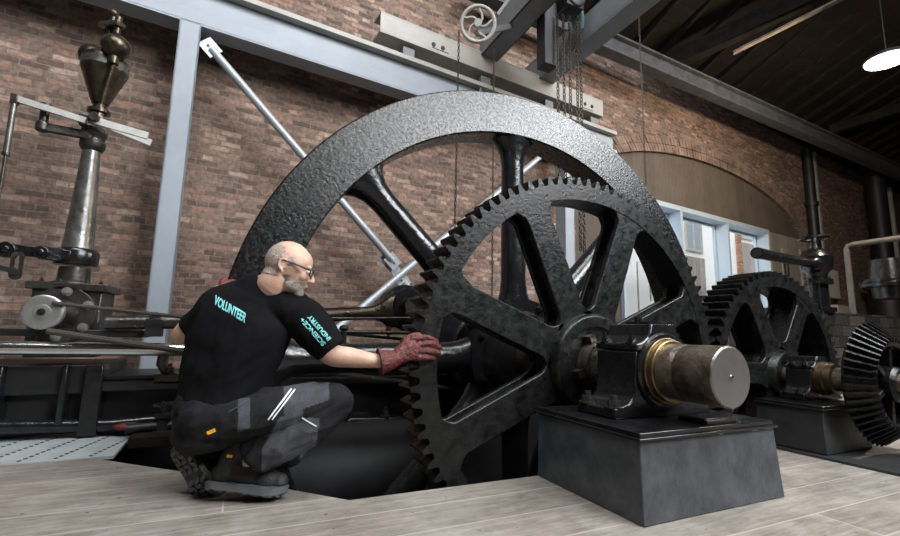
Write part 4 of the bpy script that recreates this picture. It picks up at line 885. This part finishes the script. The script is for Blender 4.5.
def shell(name, src, pred, off, th, m, label=None):
    me = src.data; o0 = ORG[src.name]; bm = B(); bm.from_mesh(me)
    for v in bm.verts: v.co = v.co/K+o0
    bmesh.ops.delete(bm, geom=[f for f in bm.faces if not pred(f.calc_center_median(), f.normal)], context='FACES')
    bm.normal_update(); N_ = {v: v.normal.copy() for v in bm.verts}
    for v in bm.verts: v.co += N_[v]*off
    o = obj(name, bm, m, man, label, ang=80)
    s = o.modifiers.new('thickness', 'SOLIDIFY'); s.thickness = th*K; s.offset = -1
    return o
def hairp(c, n):
    f, s, u = hl(c)
    if abs(s) > .080 or f < -.13 or f > .1 or abs(s) > .2: return False
    jag = .006*sin(90*f)+.004*sin(150*u)
    top = .058+.25*min(0, f+.05)*-1*.3
    if f < -.030+jag: return -.064 < u < .062+jag+(.25*(-f-.03))
    return f < .012+jag*.5 and -.01 < u < .030+jag*.5
def beardp(c, n):
    f, s, u = hl(c)
    if not (-.01 < f < .12 and -.14 < u < -.03 and abs(s) < .068): return False
    jag = .004*sin(110*f)+.003*sin(170*u)
    if f > .083 and abs(s) < .030 and -.085 < u < -.062+jag*.3:    # mouth opening
        return u > -.0655 
    lim = -.062+jag if f < .07 else -.054
    if f < .022: lim = -.045-.5*(f-.022)*-1*0+jag
    return u < lim and (u > -.125) and n.dot(hu) > -.85 and f > -.006+jag-(u+.05)*.4
shell('hair', body, hairp, .0018, .002, M['hair'])
shell('beard', body, beardp, .0035, .004, M['beard'])
bm = B(); 
ell(bm, hp(.0965,0,-.0735), (.006*Q,.020*Q,.0065*Q), HM); obj('mouth', bm, M['lip'], man)
for s in (-1,1):
    bm = B(); ell(bm, hp(.0835,s*.030,-.010), (.0115*Q,.0125*Q,.009*Q), HM); e_ = obj('eye', bm, M['eye'], man)
    bm = B(); ell(bm, hp(.0925,s*.030,-.012), (.0035*Q,.0055*Q,.0055*Q), HM); obj('iris', bm, M['iris'], e_)
bm = B()
gl = thing  # (spectacles are worn: a part of the person)
for s in (-1,1):
    c = (.104, s*.034, -.012); o = []
    for k in range(20):
        a = 2*pi*k/20; ex = .56
        x = .026*abs(cos(a))**ex*(1 if cos(a) > 0 else -1); z = .0155*abs(sin(a))**ex*(1 if sin(a) > 0 else -1)
        o.append(hp(c[0]-abs(c[1]+x)**2*3.2, c[1]+x, c[2]+z))
    tube(bm, o, .0029*Q, 6, closed=True)
    tube(bm, [hp(.088,s*.066,-.003), hp(.070,s*.075,-.002), hp(.02,s*.080,.004), hp(-.024,s*.083,.006), hp(-.042,s*.081,-.012)], [.0042*Q,.0044*Q,.0038*Q,.003*Q,.002*Q], 8)
tube(bm, [hp(.103,-.008,-.006), hp(.108,0,-.003), hp(.103,.008,-.006)], .0024*Q, 6)
gls = obj('spectacles', bm, M['dark'], man)
for s in (-1,1):
    bm = B(); o = []
    for k in range(20):
        a = 2*pi*k/20; x = .025*abs(cos(a))**.56*(1 if cos(a) > 0 else -1); z = .0145*abs(sin(a))**.56*(1 if sin(a) > 0 else -1)
        o.append((x, z))
    plate(bm, [o], 0, .0012, to=lambda x, y, z: hp(.104-abs(s*.034+x)**2*3.2+y, s*.034+x, -.012+z)); obj('lens', bm, M['glass'], gls)

# T-shirt
def sec(x, y, Y, a, b): return (at(x, y, Y), a*.00505, b)
bm = B()
limb(bm, [sec(222,413,2.45,38,.165), sec(224,398,2.45,38,.160), sec(229,370,2.44,40,.150), sec(238,342,2.43,44,.150), sec(246,320,2.425,46,.145), sec(252,307,2.42,41,.125), sec(257,297,2.41,29,.105), sec(261,289,2.40,20,.085), sec(265,284,2.40,15,.078)], 32, False, False, lat=LAT)
limb(bm, [(at(262,308,2.42), .10), (at(290,310,2.38), .103), (at(312,328,2.34), .094), (at(331,350,2.305), .083,.075)], 24, True, False)
limb(bm, [(at(248,307,2.44), .10), (at(226,309,2.46), .094), (at(208,319,2.50), .082), (at(191,330,2.535), .070)], 24, True, False)
bm = remeshed(bm, .0065, 4, .010, .12)
folds(bm, (.75,.1,.62), 7.5, .0085, .20)
folds(bm, (.2,0,1), 10, .004, .25, seed=9)
# collar opening: scoop out around the neck
shirt = obj('t_shirt', bm, M['shirt'], man, ang=80)
cen = at(266,285.5,2.40); ax_ = (HC-NB).normalized()
bm = B(); d, u, s = frame(ax_*.6+V((.1,0,.7)), LAT); torus(bm, cen-ax_*.012, d, .080, .009, 36, 8); obj('collar', bm, M['shirt'], man)

# trousers
bm = B()
limb(bm, [sec(222,402,2.45,36,.15), sec(217,416,2.45,36,.155), sec(213,430,2.44,33,.14), sec(211,441,2.43,28,.12), sec(211,447,2.43,18,.08)], 28, False, False, lat=LAT)
limb(bm, [(at(206,420,2.41), .118), (at(250,415,2.35), .112,.105), (at(296,408,2.31), .100), (at(329,402,2.285), .086), (at(336,402,2.28), .076)], 22)
limb(bm, [(at(334,403,2.285), .086), (at(314,420,2.295), .098,.092), (at(284,440,2.32), .100,.09), (at(265,450,2.34), .090,.085), (at(258,455,2.345), .086,.08), (at(254,458.5,2.35), .080,.076)], 22, True, False)
limb(bm, [(at(204,421,2.48), .115), (V((.12,2.64,.27)), .10), (V((.30,2.74,.12)), .09)], 20)
limb(bm, [(V((.30,2.74,.12)), .085), (V((.10,2.68,.13)), .08), (at(203,452,2.62), .065)], 20, True, False)
bm = remeshed(bm, .0060, 4, .010, .10)
folds(bm, (.85,0,.42), 10, .011, .22)
folds(bm, (.45,0,.9), 15, .005, .3, seed=5)
def pj(p):
    d = p-CAM; z = d.dot(FW); return 450+FPX*d.dot(XR)/z, 268-FPX*d.dot(UP)/z
for f in bm.faces:
    c = f.calc_center_median(); x, y = pj(c); f.material_index = 0
    if c.y > 2.42 and x < 300: 
        continue
    fold = 424-(x-262)*.36          # crease between thigh and calf
    if y < fold and (284 < x < 329 or (238 < x < 250 and y > 398)): f.material_index = 1
    elif y >= fold and 262 < x < 322+ (y-405)*-.15 and (x-262) > (y-449)*-.55 and not (x > 303 and y < 418): f.material_index = 1
tr = obj('trousers', bm, [M['tr_black'], M['tr_grey']], man, ang=80)
def decal(name, polys, tree, m, parent, off=.003, label=None, cutn=2):
    # polys: bmesh in pixel survey coords (x, y, 0): dropped on to the cloth and given a little thickness
    bm = polys
    for v in bm.verts:
        d = ray(v.co.x, v.co.y); hit = tree.ray_cast(CAM, d)
        if hit[0] is None: 
            hit = tree.find_nearest(CAM+d*2.3)
        v.co = hit[0] - d.normalized()*off
    o = obj(name, bm, m, parent, label, smooth=False)
    s = o.modifiers.new('thickness', 'SOLIDIFY'); s.thickness = .002; s.offset = 1
    return o
def stripmesh(p, q, w, n=24):
    bm = B(); d = (V(q)-V(p)); nn = V((-d.y, d.x)).normalized()*w/2; prev = None
    for k in range(n+1):
        c = V(p)+d*k/n; a = bm.verts.new((c.x-nn.x, c.y-nn.y, 0)); b = bm.verts.new((c.x+nn.x, c.y+nn.y, 0))
        if prev: bm.faces.new((prev[0], prev[1], b, a))
        prev = (a, b)
    return bm
tt = bvh(tr)
decal('reflective_stripe', stripmesh((291.5,388.5),(268,420),1.5), tt, M['reflect'], man, .004)
decal('reflective_stripe', stripmesh((295,389),(272,420),1.3), tt, M['reflect'], man, .004)
decal('reflective_piping', stripmesh((302,418),(316.5,426.5),1.1), tt, M['reflect'], man, .004)
decal('orange_tab', stripmesh((207,433.5),(215,430),3.6), tt, M['orange'], man, .004, 'small orange tab')
decal('pocket_seam', stripmesh((228,412),(250,400),.9), tt, M['tr_grey'], man, .003)
def textpx(body_, size, p0, dx, up):       # text laid out from pixel p0 with unit vectors dx (reading) and up
    cu = bpy.data.curves.new('t', 'FONT'); cu.body = body_; cu.size = 1; cu.offset = .028; cu.resolution_u = 3
    o = link(bpy.data.objects.new('t', cu)); dg = bpy.context.evaluated_depsgraph_get()
    me = bpy.data.meshes.new_from_object(o.evaluated_get(dg)); bm = B(); bm.from_mesh(me); bpy.data.objects.remove(o); bpy.data.meshes.remove(me)
    w = max(v.co.x for v in bm.verts)
    bmesh.ops.triangulate(bm, faces=bm.faces)
    for _ in range(2): bmesh.ops.subdivide_edges(bm, edges=[e for e in bm.edges if e.calc_length() > .12], cuts=1)
    for v in bm.verts:
        x, y = v.co.x/w*size[0], v.co.y/.73*size[1]; v.co = V((p0[0]+dx[0]*x+up[0]*y, p0[1]+dx[1]*x+up[1]*y, 0))
    return bm
ts = bvh(shirt)
def unit(x, y): l = sqrt(x*x+y*y); return (x/l, y/l)
dx = unit(30,18)
decal('printed_text', textpx('VOLUNTEER', (36.5,9.5), (213.5,304), dx, unit(2.6,-10)), ts, M['print'], shirt, .003)
dx = unit(-21,-24)
decal('printed_text', textpx('SCIENCE+', (35,4.8), (326,343.5), dx, unit(dx[1],-dx[0])), ts, M['print'], shirt, .003)
decal('printed_text', textpx('INDUSTRY', (32,4.8), (331.5,338.5), dx, unit(dx[1],-dx[0])), ts, M['print'], shirt, .003)

# gloves
GF = 2.262
bm = B(); limb(bm, [(at(379.5,362,2.27), .075,.062), (at(390,360,2.265), .062,.052), (at(400,356,2.255), .046,.038)], 22, False, True)
limb(bm, [(at(398,356,2.255), .044,.034), (at(408,351,2.25), .052,.030), (at(416,349,2.247), .052,.026)], 20, lat=V((0,0,1)))
for (k0, k1, k2, k3, r) in (((413,339),(421,337.5),(429,338.5),(435,341),.0165),((416,345),(425,343.5),(433,344.5),(438.5,347),.0170),((416,351.5),(425,350.5),(432.5,351.5),(437.5,353),.0162),((412,357.5),(420,357.5),(427.5,357.5),(433,358),.0150)):
    limb(bm, [(at(*k0,2.252), r*1.1), (at(*k1,2.245), r*1.05), (at(*k2,2.252), r), (at(*k3,2.272), r*.92), (at(k3[0]+1.2,k3[1]+1,2.292), r*.85)], 14)
limb(bm, [(at(402,351,2.262), .024), (at(406,341,2.268), .021), (at(413,336,2.275), .018), (at(419,335,2.276), .0155)], 14)
bm = remeshed(bm, .0040, 2, .004, .02); gr = obj('glove', bm, M['glove'], man, ang=80)
bm = B(); d = (at(390,360,2.265)-at(379.5,362,2.27)).normalized(); torus(bm, at(379.8,362,2.27), d, .069, .005, 36, 6); obj('cuff_seam', bm, M['glove'], gr)
bm = B(); limb(bm, [(at(219,303,2.90), .045), (at(221,298,2.95), .040), (at(222,293,3.0), .034)], 18, False, True)
limb(bm, [(at(222,291,2.99), .036,.028), (at(224,287,3.025), .038,.025)], 16, lat=V((.5,0,.8)))
for k in range(4): 
    b0 = at(222+k*1.6, 284+k*2.9, 3.02); limb(bm, [(b0, .018), (b0+V((.05,.015,.02)), .017), (b0+V((.095,.015,.01)), .015)], 12)
limb(bm, [(at(221,287,3.0), .020), (at(222,282,3.03), .018), (at(224,279,3.045), .016)], 12)
bm = remeshed(bm, .0055, 2); obj('glove', bm, M['glove'], man, ang=80)

# boots: built in their own frame (x heel to toe, y across, z up), metres
def boot(org, fx, fz, solemat, tag_):
    fx = fx.normalized(); fz = (fz-fx*fz.dot(fx)).normalized(); fy = fz.cross(fx)
    def T(x, y, z): return V(org)+(fx*x+fy*y+fz*z)*Q*1.06
    Mx = Matrix((fx, fy, fz)).transposed()
    bt = thing if False else None
    bm = B()
    def e(x, y, z, a, b, c): ell(bm, T(x,y,z), (a*Q,b*Q,c*Q), Mx)
    e(.045,0,.058,.046,.037,.046); e(.210,0,.056,.066,.046,.044); e(.256,0,.054,.036,.041,.036); e(.13,0,.062,.080,.039,.044); e(.10,0,.085,.055,.038,.045)
    limb(bm, [(T(.058,0,.06), .050*Q,.040*Q), (T(.068,0,.12), .052*Q,.044*Q), (T(.092,0,.185), .056*Q,.050*Q), (T(.118,0,.225), .052*Q,.048*Q)], 20, True, False, lat=fx)
    limb(bm, [(T(.07,0,.10), .040*Q), (T(.14,0,.078), .036*Q), (T(.20,0,.06), .034*Q)], 14)
    bm = remeshed(bm, .006, 3, .004, .03)
    b_ = obj('boot', bm, M['boot'], man, ang=80)
    # sole outline
    def wid(x): 
        pts = [(0,.022),(.02,.034),(.06,.037),(.11,.035),(.16,.041),(.21,.048),(.25,.044),(.28,.028),(.293,.008)]
        for (x0,w0),(x1,w1) in zip(pts, pts[1:]):
            if x <= x1: return w0+(w1-w0)*(x-x0)/(x1-x0)
        return .006
    xs = [.293*k/36 for k in range(37)]
    o = [(x, -wid(x)-.004) for x in xs] + [(x, wid(x)+.004) for x in reversed(xs)]
    bm = B(); 
    def rise(x): return .018*max(0, (x-.22)/.07)**2
    plate(bm, [o], .006, .030, to=lambda x, y, z: T(x, z, y+rise(x)))
    so = obj('sole', bm, solemat, b_, bev=.002)
    n = 0
    for i in range(13):
        x = .012+i*.0222
        if .105 < x < .135: continue
        w = wid(x+.008)
        for a, c in ((-w, -w*.42), (-w*.30, w*.30), (w*.42, w)):
            bm = B(); z0 = .001
            sk = .004 if i % 2 else -.004
            hexa(bm, [T(x+sk,a,z0+rise(x)),T(x+.016+sk,a,z0+rise(x)),T(x+.016-sk,c,z0+rise(x)),T(x-sk,c,z0+rise(x)),T(x+sk,a,.008+rise(x)),T(x+.016+sk,a,.008+rise(x)),T(x+.016-sk,c,.008+rise(x)),T(x-sk,c,.008+rise(x))])
            if n == 0: allb = B()
            tmp = bpy.data.meshes.new('x'); bm.to_mesh(tmp); bm.free(); allb.from_mesh(tmp); bpy.data.meshes.remove(tmp); n += 1
    obj('tread', allb, M['sole'], b_)
    bm = B()
    for i in range(4):
        x = .105+i*.026; z = .124-i*.012
        tube(bm, [T(x-.008,-.030,z-.014), T(x,-.012,z), T(x+.010,.012,z), T(x-.002,.030,z-.014)], .0022*Q, 6)
        tube(bm, [T(x-.008,.030,z-.014), T(x,.012,z+.001), T(x+.010,-.012,z+.001), T(x-.002,-.030,z-.014)], .0022*Q, 6)
    tube(bm, [T(.10,-.01,.124), T(.115,-.035,.128), T(.125,-.045,.105), T(.112,-.03,.112), T(.10,0,.126)], .0022*Q, 6)
    obj('lace', bm, M['lace'], b_)
    bm = B(); torus(bm, T(.100,0,.200), fz+fx*.5, .050*Q, .007*Q, 28, 8); obj('boot_collar', bm, M['boot'], b_)
    bm = B(); box(bm, (0,0,0),(1,1,1))
    for v in bm.verts: v.co = T(.052+v.co.x*.020, -.0435-v.co.y*.002, .118+v.co.z*.010)
    obj('boot_tag', bm, M['orange'], b_, label='small yellow tag')
    return b_
hl_ = at(206,489,2.43); te = atz(286,500)
toe = V((te.x,te.y,.005)); 
boot(hl_, toe-hl_, V((.30,.15,1)), M['sole'], 'r')
hl2 = at(175,448,2.50); te2 = atz(203,491); te2.z = .02; te2.y = 2.50
boot(hl2, te2-hl2, V((.50,.85,.2)), M['soledark'], 'l')

# ================================================================== CAMERA, LIGHT, VIEW
cam = bpy.data.cameras.new('camera'); co = link(bpy.data.objects.new('camera', cam)); scene.camera = co
cam.sensor_fit = 'HORIZONTAL'; cam.sensor_width = 36; cam.lens = 18.0; cam.clip_end = 200
co.matrix_world = Matrix(((XR.x,UP.x,-FW.x,0),(XR.y,UP.y,-FW.y,0),(XR.z,UP.z,-FW.z,H*K),(0,0,0,1)))
w = bpy.data.worlds.new('sky'); scene.world = w; w.use_nodes = True
bg = w.node_tree.nodes['Background']; bg.inputs[0].default_value = (.86,.92,1.0,1); bg.inputs[1].default_value = 3.8
def area(name, loc, tgt, sx, sy, power, col=(1,1,1)):
    l = bpy.data.lights.new(name, 'AREA'); l.shape = 'RECTANGLE'; l.size = sx*K; l.size_y = sy*K; l.energy = power; l.color = col
    o = link(bpy.data.objects.new(name, l)); o.location = V(loc)*K; d = V(tgt)-V(loc); o.rotation_euler = d.to_track_quat('-Z','Y').to_euler(); return o
rl = area('roof_light_daylight', (6.2,-3.8,6.6), (2.2,3,1.8), 6, 3.0, 420, (.93,.97,1.0)); rl.data.spread = R_(95)
area('ridge_skylight', (1.0,.3,6.9), (1.2,2.6,0), 7.5, 1.8, 560, (.97,.98,1.0))
area('warm_overhead', (3.0,-1.5,5.2), (2.2,3.6,1.0), 3, 1.2, 50, (1,.90,.78))  # unseen warm area light overhead, aimed at the wheels
l = bpy.data.lights.new('pendant_bulb','POINT'); l.energy = 420; l.color = (1,.82,.62); l.shadow_soft_size = .15; o = link(bpy.data.objects.new('pendant_bulb', l)); o.location = (lc-V((0,0,.3)))*K
s = bpy.data.lights.new('yard_sun','SUN'); s.energy = 3.2; s.angle = .05; o = link(bpy.data.objects.new('yard_sun', s)); o.rotation_euler = (V((.75,.55,-.55))).to_track_quat('-Z','Y').to_euler()
vs = scene.view_settings; vs.view_transform = 'Standard'; vs.look = 'None'; vs.gamma = 1; vs.exposure = -.24; vs.use_curve_mapping = False
